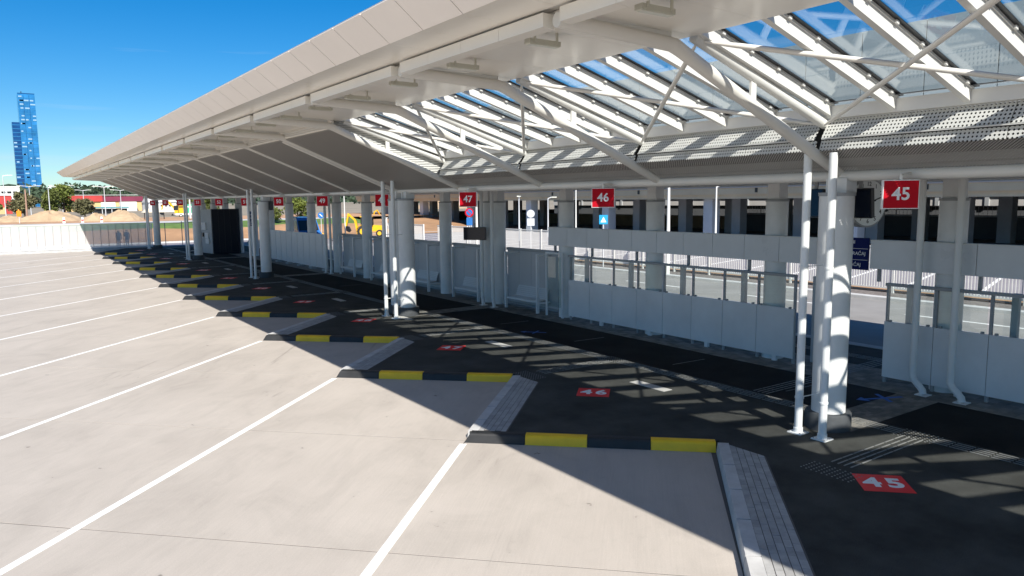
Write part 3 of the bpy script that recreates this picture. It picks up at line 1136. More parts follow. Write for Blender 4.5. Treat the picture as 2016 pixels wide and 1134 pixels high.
def drain_pipe(x, y, zt, label, cy, r=0.068):
    t = thing('drain_pipe', label, 'pipe', (x, y, 0), 'white pipes beside the main columns')
    B().pipe([(x, y, 0.02), (x, y, zt)], r, 16).build('tube', 'pipe', t, smooth=True)
    B().box(x - 0.13, x + 0.13, y - 0.13, y + 0.13, 0.002, 0.02).build('foot_plate', 'pipe', t)
    B().lathe([(r + 0.012, 0.02), (r + 0.012, 0.10)], x, y, 16).build('collar', 'pipe', t, smooth=True)
    for zz in (0.62, 2.9):
        B().lathe([(r + 0.01, 0.0), (r + 0.01, 0.03)], x, y, 16, z=zz).build('joint_ring', 'pipe', t, smooth=True)
        c = Vector((CX, cy, zz + 0.015))
        p = Vector((x, y, zz + 0.015))
        d = (c - p).normalized()
        B().tube(p + d * r, c - d * 0.28, 0.009, n=8).build('bracket', 'pipe', t)
    for qx, qy in ((-0.1, -0.1), (0.1, -0.1), (0.1, 0.1), (-0.1, 0.1)):
        B().lathe([(0.014, 0.0), (0.010, 0.014)], x + qx, y + qy, 8, z=0.02).build('bolt', 'frame', t)


pl_lab = ['sign forty-five column', 'sign forty-eight column', 'sign fifty-one column', 'sign fifty-three column', 'farthest column']
for y, l in zip(cols_y, pl_lab):
    drain_pipe(11.22, y + (0.10 if y < 10 else 0.28), 4.80, 'slim white pipe left of the ' + l, y)
    drain_pipe(11.22, y - (0.36 if y < 10 else 0.5), 4.80, 'slim white pipe in front of the ' + l, y)

RX = 16.15
rear_y = [7.31 + 4.2 * k for k in range(-1, 17)]


def rear_column(y, label):
    t = thing('rear_column', label, 'column', (RX, y, 0), 'round columns in the rear wall line')
    B().lathe([(0.27, 0.0), (0.27, 3.98)], RX, y, 32).build('shaft', 'column', t, smooth=True)
    B().lathe([(0.285, 3.98), (0.285, 4.03)], RX, y, 32).build('cap', 'frame', t, smooth=True)
    B().box(RX - 0.17, RX + 0.17, y - 0.17, y + 0.17, 4.03, 4.588).build('neck', 'column', t)


for i, y in enumerate(rear_y):
    if i == 0:
        l = 'round column behind the wall panels at the near end of the row'
    elif i == 1:
        l = 'round rear column between the two bent downpipes'
    else:
        l = 'round column of the rear row, %s beyond the bent downpipes' % ORD[i - 2]
    rear_column(y, l)

rear_column(24.78, 'twin round column just left of the rear column by the hanging monitor')
# downpipes standing in front of the rear row, feet bent outwards
for yb, tail in ((7.33, 'right of sign forty-five'), (24.1, 'beside the hanging monitor'), (40.9, 'at the end of the white hoarding')):
    for j, dy in enumerate((0.33, -0.42)):
        x, y = 15.55, yb + dy
        t = thing('downpipe', ('left' if j == 0 else 'right') + ' white downpipe with bent foot, ' + tail, 'pipe', (x, y, 0), 'white downpipes before the rear columns')
        B().pipe([(x, y, 4.57), (x, y, 0.42), (x, y, 0.33), (x - 0.02, y - 0.05, 0.25), (x - 0.10, y - 0.20, 0.16), (x - 0.14, y - 0.28, 0.10), (x - 0.15, y - 0.30, 0.02)], 0.07, 14).build('tube', 'pipe', t, smooth=True)
        B().box(x - 0.27, x - 0.03, y - 0.42, y - 0.18, 0.005, 0.022).build('foot_plate', 'pipe', t)

# ------------------------------------------------------------------ rear wall: panels, glass, shelters, hoarding
WX = 15.80


def screen_wall(y0, y1, label, ends):
    """low panels, glass above, handrail, upper band of panels"""
    t = thing('screen_wall', label, 'partition', (WX, (y0 + y1) / 2, 0), 'panel and glass screens behind the platform')
    n = max(1, int(round((y1 - y0) / 1.075)))
    L = (y1 - y0) / n
    for i in range(n):
        a_, c_ = y0 + L * i + 0.006, y0 + L * (i + 1) - 0.006
        B().box(WX - 0.02, WX + 0.02, a_, c_, 0.14, 1.37).build('panel', 'wallpanel', t)
        B().box(WX + 0.005, WX + 0.017, a_ + 0.05, c_ - 0.05, 1.38, 2.14).build('glass_pane', 'screen_glass', t)
        for q in (a_ + 0.12, c_ - 0.12):
            B().box(WX - 0.03, WX + 0.03, q - 0.025, q + 0.025, 1.365, 1.41).build('clamp', 'frame', t)
        if i % 2 == 0:
            B().box(WX - 0.01, WX + 0.07, (a_ + c_) / 2 - 0.06, (a_ + c_) / 2 + 0.06, 0.0, 0.139).build('foot', 'wallpanel', t)
    for i in range(n + 1):
        q = min(max(y0 + L * i, y0 + 0.03), y1 - 0.03)
        B().box(WX + 0.03, WX + 0.085, q - 0.028, q + 0.028, 0.0, 2.15).build('post', 'frame', t)
        if i % 2 == 0:
            B().box(WX + 0.55, WX + 0.67, q - 0.26, q - 0.14, 0.0, 2.15).build('rear_post', 'wallpanel2', t)
    B().box(WX - 0.04, WX + 0.09, y0, y1, 2.15, 2.21).build('handrail', 'frame', t)
    return t


def upper_band(y0, y1, label):
    t = thing('panel_band', label, 'partition', (WX, (y0 + y1) / 2, 2.5), 'bands of grey panels above the screens')
    n = max(1, int(round((y1 - y0) / 1.075)))
    L = (y1 - y0) / n
    for i in range(n):
        B().box(WX - 0.03, WX + 0.02, y0 + L * i + 0.006, y0 + L * (i + 1) - 0.006, 2.50, 3.11).build('panel', 'wallpanel', t)
    B().box(WX + 0.022, WX + 0.16, y0, y1, 2.53, 3.09).build('backing', 'frame', t)
    B().box(WX - 0.035, WX + 0.165, y0, y1, 3.112, 3.135).build('cap', 'white_paint', t)
    for i in range(0, n + 1, 2):
        q = min(max(y0 + L * i, y0 + 0.1), y1 - 0.1)
        B().box(WX + 0.17, WX + 0.24, q - 0.03, q + 0.03, 2.2, 3.1).build('hanger', 'frame', t)


screen_wall(10.68, 19.35, 'long grey panel and glass screen behind ground number forty-six', 0)
screen_wall(-2.0, 8.45, 'grey panel and glass screen behind the bent downpipes near sign forty-five', 0)
upper_band(10.12, 20.45, 'grey panel band high above the long glass screen')
upper_band(-2.0, 8.83, 'grey panel band behind the bent downpipes near sign forty-five')
# tall glass leaf at the end of the shelters
t = thing('glass_leaf', 'tall narrow glass leaf between shelter bench and long screen', 'glass panel', (15.8, 19.9, 0))
B().box(15.80, 15.812, 19.75, 20.55, 0.35, 2.1).build('glass_pane', 'screen_glass', t)
B().box(15.77, 15.83, 20.56, 20.62, 0.0, 2.2).build('post', 'wallpanel', t)
B().box(15.77, 15.83, 19.66, 19.74, 0.0, 2.2).build('post', 'wallpanel', t)
B().box(15.765, 15.835, 19.66, 20.62, 2.2, 2.26).build('top_rail', 'wallpanel', t)

# navy direction board between the two panel bands
t = thing('direction_board', 'navy direction board with white lettering beside the big sign forty-five column', 'sign', (WX - 0.05, 9.95, 2.45))
B().box(WX - 0.06, WX - 0.01, 8.86, 10.09, 2.46, 3.17).build('board', 'navy', t)
for z in (2.68, 2.93):
    B().box(WX - 0.0625, WX - 0.0605, 8.87, 10.08, z - 0.004, z + 0.004).build('divider', 'sign_white', t)
for s_, yy, zz, sz in (('NI', 9.22, 3.07, 0.105), ('BRAĆAJ', 9.10, 2.82, 0.105), ('AĆAJ', 9.14, 2.57, 0.105)):
    me = text_mesh('lettering', s_, sz, 'sign_white', 0.01, 0.001)
    o = piece('lettering', me, (WX - 0.063, yy, zz), t)
    o.rotation_euler = (PI / 2, 0, -PI / 2)

# bench shelters between the rear columns
names = ['nearest of the shelters, beside the glass leaf', 'second shelter, behind the hanging monitor', 'third shelter, behind the big sign forty-eight column',
         'fourth shelter, left of the big sign forty-eight column', 'farthest shelter, beside the white hoarding']
SX = 16.35


def bench_mesh():
    return None


for i in range(5):
    ya = 19.91 + 4.2 * i + 0.30
    yb = 19.91 + 4.2 * (i + 1) - 0.30
    if i == 0:
        ya = 20.65
    t = thing('shelter_wall', 'grey panelled shelter wall between round columns, ' + names[i], 'partition', (SX, (ya + yb) / 2, 0), 'shelter walls with benches')
    n = 4
    L = (yb - ya) / n
    for j in range(n):
        B().box(SX, SX + 0.04, ya + L * j + 0.006, ya + L * (j + 1) - 0.006, 0.14, 2.14).build('panel', 'wallpanel2', t)
    B().box(SX - 0.06, SX + 0.10, ya, yb, 2.15, 2.25).build('top_rail', 'frame', t)
    B().box(SX - 0.02, SX + 0.02, ya, yb, 0.06, 0.13).build('bottom_rail', 'frame', t)
    # bench with its two side posts
    bc = (ya + yb) / 2 - 0.15
    b0, b1 = bc - 0.95, bc + 0.95
    bt = thing('bench', 'white slatted bench in the ' + names[i].split(',')[0].replace('nearest of the shelters', 'nearest shelter') + (', beside the glass leaf' if i == 0 else ', against grey panels'), 'bench', (SX - 0.35, bc, 0), 'white slatted benches in the shelters')
    for q in (b0 - 0.05, b1 + 0.05):
        B().box(SX - 0.64, SX - 0.54, q - 0.04, q + 0.04, 0.005, 2.14 if q < bc else 2.14).build('side_post', 'wallpanel', bt)
        B().box(SX - 0.54, SX - 0.01, q - 0.03, q + 0.03, 0.34, 0.40).build('bracket', 'wallpanel', bt)
        B().box(SX - 0.54, SX - 0.01, q - 0.03, q + 0.03, 2.06, 2.12).build('bracket', 'wallpanel', bt)
    for k in range(5):
        x = SX - 0.56 + 0.085 * k
        B().box(x, x + 0.07, b0, b1, 0.42 + 0.006 * k, 0.445 + 0.006 * k).build('seat_slat', 'hoard', bt)
    for k in range(6):
        ang = rad(-6 - 3 * k)
        x = SX - 0.145 + 0.012 * k + 0.0025 * k * k
        z = 0.48 + 0.068 * k
        B().obb((x, bc, z), (0.012, 0, 0), (0, (b1 - b0) / 2, 0), (0.006, 0, 0.028)).build('back_slat', 'hoard', bt)
    B().box(SX - 0.60, SX - 0.57, b0, b1, 0.37, 0.43).build('seat_rail', 'wallpanel', bt)

# white sheet hoarding farther along
t = thing('hoarding', 'long white sheet hoarding between sign fifty-one column and shelters', 'fence', (15.75, 47, 0))
hy0, hy1 = 41.7, 55.0
n = 12
L = (hy1 - hy0) / n
for j in range(n):
    a_, c_ = hy0 + L * j + 0.004, hy0 + L * (j + 1) - 0.004
    prz = []
    B().box(15.72, 15.75, a_, c_, 0.16, 2.18).build('sheet', 'hoard', t)
    B().box(15.70, 15.719, (a_ + c_) / 2 - 0.02, (a_ + c_) / 2 + 0.02, 0.2, 2.15).build('sheet_rib', 'hoard', t)
    if j % 2 == 0:
        B().box(15.76, 15.84, a_, a_ + 0.08, 0.0, 2.15).build('post', 'frame', t)
        B().box(15.62, 15.95, a_ + 0.1, a_ + 0.55, 0.005, 0.12).build('foot_block', 'frame', t)

# dark kiosk with a plain side wall
kc1, kc2 = Vector((14.12, 62.2, 0)), Vector((15.68, 60.76, 0))
kax = (kc2 - kc1).normalized()
kn = Vector((-kax.y, kax.x, 0))
if kn.y < 0:
    kn = -kn
t = thing('kiosk', 'tall dark kiosk standing behind the sign fifty-two stand', 'kiosk', (14.9, 61.5, 0))
c_ = (kc1 + kc2) / 2 + kn * 0.2
B().obb((c_.x, c_.y, 1.79), kax * 1.06, kn * 0.2, (0, 0, 1.76)).build('body', 'kiosk_dark', t)
for f in (-0.5, 0.0, 0.5):
    q = (kc1 + kc2) / 2 + kax * f - kn * 0.01
    B().obb((q.x, q.y, 1.8), kax * 0.006, kn * 0.008, (0, 0, 1.7)).build('seam', 'black', t)
B().obb((c_.x, c_.y, 3.57), kax * 1.1, kn * 0.24, (0, 0, 0.018)).build('roof_cap', 'gasket', t)
t = thing('service_wall', 'grey wall with small meter boxes left of the dark kiosk', 'wall', (13.95, 63.6, 0))
wa, wb = Vector((13.72, 65.0, 0)), Vector((14.10, 62.32, 0))
wd = (wb - wa).normalized()
wn = Vector((wd.y, -wd.x, 0))
if wn.x > 0:
    wn = -wn
q = (wa + wb) / 2 - wn * 0.1
B().obb((q.x, q.y, 1.78), wd * 1.3, wn * 0.09, (0, 0, 1.77)).build('wall_face', 'kiosk_wall', t)
for f, z, w, h in ((-0.2, 2.2, 0.45, 0.30), (0.35, 1.45, 0.3, 0.22), (0.45, 1.0, 0.35, 0.2), (-0.5, 1.5, 0.12, 0.16)):
    q = (wa + wb) / 2 + wd * f + wn * 0.04
    B().obb((q.x, q.y, z), wd * w, wn * 0.05, (0, 0, h)).build('meter_box', 'whitewall' if w > 0.2 else 'black', t)
t = thing('information_board', 'narrow navy information board on white legs right of the dark kiosk', 'sign', (15.9, 57.6, 0))
B().box(15.83, 15.87, 56.7, 58.2, 2.3, 3.4).build('board', 'navy', t)
for z in (2.6, 2.9, 3.15):
    B().box(15.826, 15.8295, 57.0, 57.9, z - 0.02, z + 0.02).build('divider', 'sign_white', t)
for y in (56.7, 58.15):
    B().box(15.83, 15.88, y, y + 0.06, 0.005, 2.29).build('leg', 'white_paint', t)
B().box(15.88, 15.92, 56.8, 58.1, 0.3, 2.2).build('panel', 'wallpanel', t)

# ------------------------------------------------------------------ hanging stand signs
SGX, SGZ = 11.62, 4.115
for k in range(12):
    num = 45 + k
    y = 6.07 if k == 0 else 6.97 + 6.0 * k
    t = thing('stand_sign', 'red square stand sign with white number %s hung from the canopy tube' % NUM[num], 'sign', (SGX, y, SGZ), 'red stand signs under the canopy')
    t.rotation_euler = (0, 0, -PI / 4)

    def loc_part(name, b, m_):
        o = bpy.data.objects.new(name, b.mesh(name, m_))
        col.objects.link(o)
        o.parent = t
        return o
    loc_part('casing', B().box(-0.265, 0.265, -0.04, 0.04, -0.225, 0.225), 'sign_white')
    loc_part('face', B().box(-0.252, 0.252, -0.046, -0.0405, -0.212, 0.212), 'sign_red')
    loc_part('face', B().box(-0.252, 0.252, 0.0405, 0.046, -0.212, 0.212), 'sign_red')
    me = text_mesh('number', str(num), 0.27, 'sign_white', 0.02, 0.001)
    o = bpy.data.objects.new('number', me)
    col.objects.link(o)
    o.parent = t
    o.location = (0, -0.048, 0)
    o.rotation_euler = (PI / 2, 0, 0)
    loc_part('hanger', B().pipe([(0, 0, 0.225), (0, 0, 0.29), (0.22, 0.2, 0.33)], 0.025, 10), 'steel')

# ------------------------------------------------------------------ monitors, clock, camera dome
def monitor(name, x, y, z, rz, tilt, w, h, label, cat='monitor', rod=4.55):
    t = thing(name, label, cat, (x, y, z), 'black monitors under the canopy')
    t.rotation_euler = (tilt, 0, rz)

    def lp(nm, b, m_):
        o = bpy.data.objects.new(nm, b.mesh(nm, m_))
        col.objects.link(o)
        o.parent = t
    lp('case', B().box(-w / 2, w / 2, -0.06, 0.06, -h / 2, h / 2), 'black')
    lp('screen', B().box(-w / 2 + 0.02, w / 2 - 0.02, -0.066, -0.0605, -h / 2 + 0.02, h / 2 - 0.02), 'screen')
    lp('back_housing', B().box(-w / 3, w / 3, 0.0605, 0.12, -h / 3, h / 3), 'black')
    lp('hanger', B().box(-0.03, 0.03, -0.02, 0.02, h / 2, h / 2 + max(0.05, rod - z - h / 2)), 'frame')


monitor('monitor', 15.30, 24.52, 2.79, rad(-50), 0, 0.90, 0.50, 'black monitor on a white pipe before the shelters', rod=3.2)
monitor('monitor', 12.62, 7.27, 3.97, rad(-84), rad(8), 0.40, 0.52, 'black tilted monitor hanging in front of the round clock', rod=4.5)
monitor('monitor', 12.5, 8.10, 3.97, rad(-84), rad(-6), 0.34, 0.52, 'black monitor hanging left of the big sign forty-five column', rod=4.5)
monitor('monitor', 12.35, 40.7, 3.9, rad(50), 0, 0.3, 0.5, 'small black monitor beside the sign fifty-one column', rod=4.5)
# clock: drum with two faces hanging from the rear ceiling
t = thing('clock', 'large round station clock with pale face hanging behind sign forty-five', 'clock', (13.2, 7.56, 3.97))
t.rotation_euler = (0, 0, rad(-14))


def cp(nm, b, m_, smooth=False):
    o = bpy.data.objects.new(nm, b.mesh(nm, m_, smooth=smooth))
    col.objects.link(o)
    o.parent = t
    return o


ck = B()
ck.pipe([(0, -0.1, 0), (0, 0.1, 0)], 0.45, 40)
cp('drum', ck, 'frame', True)
for s_ in (-1, 1):
    cp('face', B().pipe([(0, s_ * 0.1005, 0), (0, s_ * 0.108, 0)], 0.42, 40), 'clockface', True)
for h in range(12):
    me = text_mesh('numeral', str(h + 1), 0.11, 'gasket', 0.01, 0.001)
    o = bpy.data.objects.new('numeral', me)
    col.objects.link(o)
    o.parent = t
    an = PI / 2 - 2 * PI * (h + 1) / 12
    o.location = (0.34 * math.cos(an), -0.1095, 0.34 * math.sin(an))
    o.rotation_euler = (PI / 2, 0, 0)
cp('hour_hand', B().obb((0.08, -0.112, 0.02), (0.1, 0, 0.025), (0, 0.001, 0), (-0.004, 0, 0.014)), 'gasket')
cp('minute_hand', B().obb((0.14, -0.115, 0.045), (0.18, 0, 0.06), (0, 0.001, 0), (-0.003, 0, 0.01)), 'gasket')
cp('hanger', B().pipe([(0, 0, 0.45), (0, 0, 0.59)], 0.04, 10), 'frame', True)

# ------------------------------------------------------------------ end fence and people behind it
FY = 77.0
t = thing('end_fence', 'white translucent panel fence closing off the far end of the yard', 'fence', (0, FY, 0))
B().box(-40, 12.2, FY - 0.12, FY + 0.25, -0.3, 0.02).build('footing', 'kerbstone', t)
x = -40.0
i = 0
px = 0.62
n_p = int((12.1 + 40) / px)
for i in range(n_p):
    a_ = -40 + px * i
    if a_ > -6:
        B().box(a_ + 0.02, a_ + px - 0.02, FY - 0.012, FY + 0.012, 0.16, 2.2).build('sheet', 'frost', t)
        B().box(a_ - 0.018, a_ + 0.018, FY - 0.03, FY + 0.03, 0.02, 2.22).build('post', 'frame', t)
B().box(-40, -6, FY - 0.012, FY + 0.012, 0.16, 2.2).build('sheet', 'frost', t)
B().box(-40, 12.15, FY - 0.045, FY + 0.045, 2.225, 2.30).build('top_rail', 'white_paint', t)
B().box(-40, 12.15, FY - 0.04, FY + 0.04, 0.06, 0.15).build('bottom_rail', 'white_paint', t)
# small thin railing right of the last column
t = thing('end_railing', 'thin open railing right of the farthest column', 'railing', (14, 77.2, 0))
B().pipe([(12.4, 77.2, 2.2), (16.5, 77.2, 2.2)], 0.02, 8).build('top_rail', 'frame', t)
for xx in (13.2, 14.7, 15.0, 16.4):
    B().pipe([(xx, 77.2, 0.0), (xx, 77.2, 2.35 if xx == 14.7 else 2.2)], 0.035, 8).build('post', 'frame', t)


def person(x, y, z, h, facing, label, arm_out):
    """one continuous skinned body; hair as a child"""
    s = h / 1.75
    J = {'pelvis': (0, 0, 0.95), 'waist': (0, 0, 1.1), 'chest': (0, 0, 1.33), 'neck': (0, 0, 1.5), 'head': (0, -0.01, 1.60), 'top': (0, 0, 1.70),
         'ls': (-0.19, 0, 1.43), 'le': (-0.25, 0.02, 1.15), 'lw': (-0.24 if not arm_out else -0.12, -0.06 if not arm_out else -0.2, 0.90 if not arm_out else 1.12), 'lh': (-0.24 if not arm_out else -0.05, -0.08 if not arm_out else -0.25, 0.80 if not arm_out else 1.15),
         'rs': (0.19, 0, 1.43), 're': (0.26, 0.02, 1.15), 'rw': (0.25, -0.06, 0.90), 'rh': (0.24, -0.08, 0.80),
         'lk': (-0.10, -0.01, 0.50), 'la': (-0.11, 0.02, 0.09), 'lt': (-0.12, -0.16, 0.05), 'rk': (0.10, -0.01, 0.50), 'ra': (0.11, 0.02, 0.09), 'rt': (0.12, -0.16, 0.05),
         'lhip': (-0.09, 0, 0.90), 'rhip': (0.09, 0, 0.90)}
    Rr = {'pelvis': 0.15, 'waist': 0.14, 'chest': 0.17, 'neck': 0.06, 'head': 0.095, 'top': 0.085, 'ls': 0.07, 'le': 0.05, 'lw': 0.036, 'lh': 0.045, 'rs': 0.07, 're': 0.05, 'rw': 0.036, 'rh': 0.045,
          'lk': 0.065, 'la': 0.045, 'lt': 0.04, 'rk': 0.065, 'ra': 0.045, 'rt': 0.04, 'lhip': 0.10, 'rhip': 0.10}
    E_ = [('pelvis', 'waist'), ('waist', 'chest'), ('chest', 'neck'), ('neck', 'head'), ('head', 'top'), ('chest', 'ls'), ('ls', 'le'), ('le', 'lw'), ('lw', 'lh'), ('chest', 'rs'), ('rs', 're'), ('re', 'rw'), ('rw', 'rh'),
          ('pelvis', 'lhip'), ('lhip', 'lk'), ('lk', 'la'), ('la', 'lt'), ('pelvis', 'rhip'), ('rhip', 'rk'), ('rk', 'ra'), ('ra', 'rt')]
    keys = list(J)
    me = bpy.data.meshes.new('person')
    me.from_pydata([tuple(c * s for c in J[k]) for k in keys], [(keys.index(a), keys.index(b)) for a, b in E_], [])
    o = bpy.data.objects.new('person', me)
    col.objects.link(o)
    bpy.context.view_layer.objects.active = o
    md = o.modifiers.new('skin', 'SKIN')
    sv = me.skin_vertices[0].data
    for i_, k in enumerate(keys):
        sv[i_].radius = (Rr[k] * s, Rr[k] * s)
    sv[0].use_root = True
    md.use_smooth_shade = True
    o.modifiers.new('sub', 'SUBSURF').levels = 2
    o.modifiers['sub'].render_levels = 2
    bpy.context.view_layer.update()
    dg = bpy.context.evaluated_depsgraph_get()
    me2 = bpy.data.meshes.new_from_object(o.evaluated_get(dg))
    me2.materials.clear()
    me2.materials.append(M['cloth'])
    me2.materials.append(M['skin'])
    for p in me2.polygons:
        p.material_index = 1 if (p.center.z > 1.50 * s or (abs(p.center.x) > 0.18 * s and 0.72 * s < p.center.z < 0.9 * s)) else 0
        p.use_smooth = True
    o.modifiers.clear()
    o.data = me2
    o.location = (x, y, z)
    o.rotation_euler = (0, 0, facing)
    tag(o, label, 'person', 'people standing at the fence')
    hb = B().lathe([(0.02, 1.735), (0.07, 1.72), (0.105, 1.66), (0.108, 1.60), (0.09, 1.56)][::-1], 0, 0.018, 14)
    hb.v = [p * s for p in hb.v]
    ho = bpy.data.objects.new('hair', hb.mesh('hair', 'hair', smooth=True))
    col.objects.link(ho)
    ho.parent = o
    WORLD[o.name] = Vector((x, y, z))


person(9.72, 81.5, -0.16, 1.68, rad(20), 'person in dark blue clothes behind the fence, standing at left', False)
person(10.45, 81.6, -0.16, 1.70, rad(-30), 'person in dark clothes behind the fence, arm raised, nearer the column', True)

# ------------------------------------------------------------------ ground rise beyond the yard
B().box(-60, 60, 77.5, 86.0, -0.34, -0.17).build('access_road', 'lot', kind='structure')
B().box(-60, 60, 86.0, 86.35, -0.34, 0.0).build('road_kerb', 'kerbstone', kind='structure')
bk = B()
import_pts = [(86.4, -0.1), (88, 0.15), (93.5, 1.15), (96, 1.35), (100, 1.72), (106, 1.75)]
xs = [-90 + 4 * i for i in range(34)]


def hn(x, y):
    return 0.10 * math.sin(x * 0.7 + y) + 0.07 * math.sin(x * 1.9 - y * 0.6)


vsb = []
for (y, z) in import_pts:
    for x in xs:
        vsb.append((x, y, z + (hn(x, y) if 88 <= y <= 100 else 0)))
fsb = []
nx = len(xs)
for j in range(len(import_pts) - 1):
    for i in range(nx - 1):
        fsb.append((j * nx + i, j * nx + i + 1, (j + 1) * nx + i + 1, (j + 1) * nx + i))
bko = B().add(vsb, fsb[:2 * (nx - 1)])
bko.build('earth_bank', 'earth', kind='structure')
B().add(vsb, fsb[2 * (nx - 1):4 * (nx - 1)]).build('grass_slope', 'grass', kind='structure')
B().add(vsb, fsb[4 * (nx - 1):]).build('terrace_edge', 'kerbstone', kind='structure')
B().sheet([(-300, 105.9, 1.745), (60, 105.9, 1.745), (60, 135, 1.745), (-300, 135, 1.745)]).build('construction_ground', 'redearth', kind='structure')
B().sheet([(-900, 135, 1.74), (500, 135, 1.74), (900, 1500, 1.74), (-900, 1500, 1.74)]).build('far_ground', 'ground', kind='structure')
# open earth east of the road, seen under the canopy
B().sheet([(21.0, 78.02, -0.15), (38.6, 84.5, -0.13), (54, 84.5, -0.11), (60, 105.95, 1.3), (30, 105.95, 1.3)]).build('earth_field', 'earth', kind='structure')


def mound(x, y, z, rx, ry, h, label, seed):
    random.seed(seed)
    b = B()
    n, m_ = 36, 14
    ph = [random.uniform(0, 6.28) for _ in range(6)]
    vs_ = []
    for j in range(m_ + 1):
        f = j / m_
        for i in range(n):
            a = 2 * PI * i / n
            w = 1 + 0.12 * math.sin(2 * a + ph[0]) + 0.08 * math.sin(3 * a + ph[1]) + 0.05 * math.sin(7 * a + ph[2])
            r = (1 - f) * w
            hh = h * (1 - (1 - f) ** 1.75) * (1 + 0.07 * math.sin(3 * a + 7 * f + ph[3]) + 0.05 * math.sin(7 * a - 4 * f + ph[4]))
            vs_.append((x + rx * r * math.cos(a), y + ry * r * math.sin(a), z - 0.15 + hh + random.uniform(-0.045, 0.045) * h))
    fs_ = []
    for j in range(m_):
        for i in range(n):
            fs_.append((j * n + i, j * n + (i + 1) % n, (j + 1) * n + (i + 1) % n, (j + 1) * n + i))
    b.add(vs_, fs_)
    b.build('sand_heap', 'sand', smooth=False, label=label, cat='heap', group='sand heaps on the construction ground')
    random.seed(seed + 99)


mound(6.2, 121.0, 1.75, 4.0, 3.5, 1.5, 'broad rounded sand heap in front of the trees', 3)
mound(14.2, 114.2, 1.75, 3.0, 2.8, 1.5, 'steep pale sand heap left of the farthest column', 5)
mound(11.2, 114.5, 1.75, 1.9, 1.8, 1.15, 'small sand heap joined to the steep pale one', 8)
mound(1.5, 121.0, 1.75, 2.6, 2.4, 0.95, 'low sand heap at the left edge of the picture', 9)


def foliage(b, cx, cy, cz, rx, ry, rz, n, size, rnd):
    for _ in range(n):
        while True:
            p = Vector((rnd.uniform(-1, 1), rnd.uniform(-1, 1), rnd.uniform(-1, 1)))
            if 0.25 < p.length < 1:
                break
        w = p.normalized() * (0.55 + 0.45 * rnd.random()) if rnd.random() < 0.7 else p
        c = Vector((cx + w.x * rx, cy + w.y * ry, cz + w.z * rz))
        d = Vector((rnd.uniform(-1, 1), rnd.uniform(-1, 1), rnd.uniform(-1, 1))).normalized()
        e = d.cross(Vector((rnd.uniform(-1, 1), rnd.uniform(-1, 1), rnd.uniform(-1, 1)))).normalized()
        s = size * rnd.uniform(0.6, 1.4)
        b.add([c - d * s, c + e * s * 0.6, c + d * s, c - e * s * 0.6], [(0, 1, 2, 3)])


def tree(x, y, z, h, w, label, leaf, seed, lumps=7, size=0.22, nleaf=260, name='tree', group='trees beyond the yard'):
    rnd = random.Random(seed)
    t = thing(name, label, 'tree' if name == 'tree' else 'bush', (x, y, z), group)
    tr = B().pipe([(x, y, z - 0.1), (x + 0.05 * h * rnd.uniform(-1, 1), y, z + h * 0.35), (x + 0.04 * h * rnd.uniform(-1, 1), y, z + h * 0.75)], [h * 0.035, h * 0.025, h * 0.01], 8)
    for _ in range(5):
        a = rnd.uniform(0, 6.28)
        q = z + h * rnd.uniform(0.25, 0.55)
        tr.pipe([(x, y, q), (x + w * 0.35 * math.cos(a), y + w * 0.35 * math.sin(a), q + h * 0.25)], [h * 0.014, h * 0.005], 6)
    tr.build('trunk', 'bark', t)
    b = B()
    for i in range(lumps):
        a = rnd.uniform(0, 6.28)
        rr = rnd.uniform(0.1, 0.62) * w * 0.5
        cz = z + h * rnd.uniform(0.28, 0.82)
        k = 1.0 - 0.45 * abs((cz - z) / h - 0.5) * 2
        r = w * rnd.uniform(0.2, 0.34) * k
        foliage(b, x + rr * math.cos(a) * k, y + rr * math.sin(a) * k, cz, r, r, r * 0.85, nleaf, size, rnd)
    b.build('crown', leaf, t)


tree(4.3, 160, 1.75, 4.9, 5.4, 'grey green round tree left of the timber pole', 'leaf2', 11, 9)
tree(7.9, 162, 1.75, 5.3, 5.0, 'mid green tree between timber pole and lamp', 'leaf', 12, 9)
tree(11.0, 166, 1.75, 6.5, 5.8, 'tall bright green tree at the left end of the red building', 'leaf3', 13, 10)
tree(13.6, 158, 1.75, 3.4, 4.0, 'low dark bush in front of the red building', 'leaf2', 14, 7, name='bush')
tree(-0.6, 150, 1.75, 4.2, 4.0, 'bright green bush cut by the left edge', 'leaf3', 15, 7, name='bush')
tree(32.6, 96, 0.9, 4.1, 4.4, 'bright leafy bush seen between sign forty-nine and sign fifty', 'leaf3', 16, 8, 0.16, 260, name='bush')
tree(29.4, 97, 0.9, 2.6, 3.6, 'low bush left of the leafy bush under sign fifty', 'leaf', 17, 6, 0.16, 220, name='bush')
tree(35.0, 166, 1.75, 4.6, 4.6, 'yellow green tree behind the yellow excavator', 'leaf3', 18, 7, 0.2, 220)
tree(38.5, 172, 1.75, 4.4, 4.6, 'dark tree behind the green container', 'leaf', 19, 7, 0.2, 220)

# wooded hills along the horizon
rnd = random.Random(4)
hb = B()
hv = []
cols_h = 160
for j in range(4):
    for i in range(cols_h):
        x = -900 + 3000 * i / (cols_h - 1)
        base = 27 + 10 * math.sin(x * 0.004 + 1) + 6 * math.sin(x * 0.011 + 2) + 3.5 * math.sin(x * 0.05) + rnd.uniform(-2.2, 2.2)
        z = [0, base * 0.6, base, base * 0.5][j]
        hv.append((x, 1500 + 120 * j + rnd.uniform(-12, 12), z))
hf = []
for j in range(3):
    for i in range(cols_h - 1):
        hf.append((j * cols_h + i, j * cols_h + i + 1, (j + 1) * cols_h + i + 1, (j + 1) * cols_h + i))
hb.add(hv, hf)
hb.build('hills', 'hill', kind='structure')
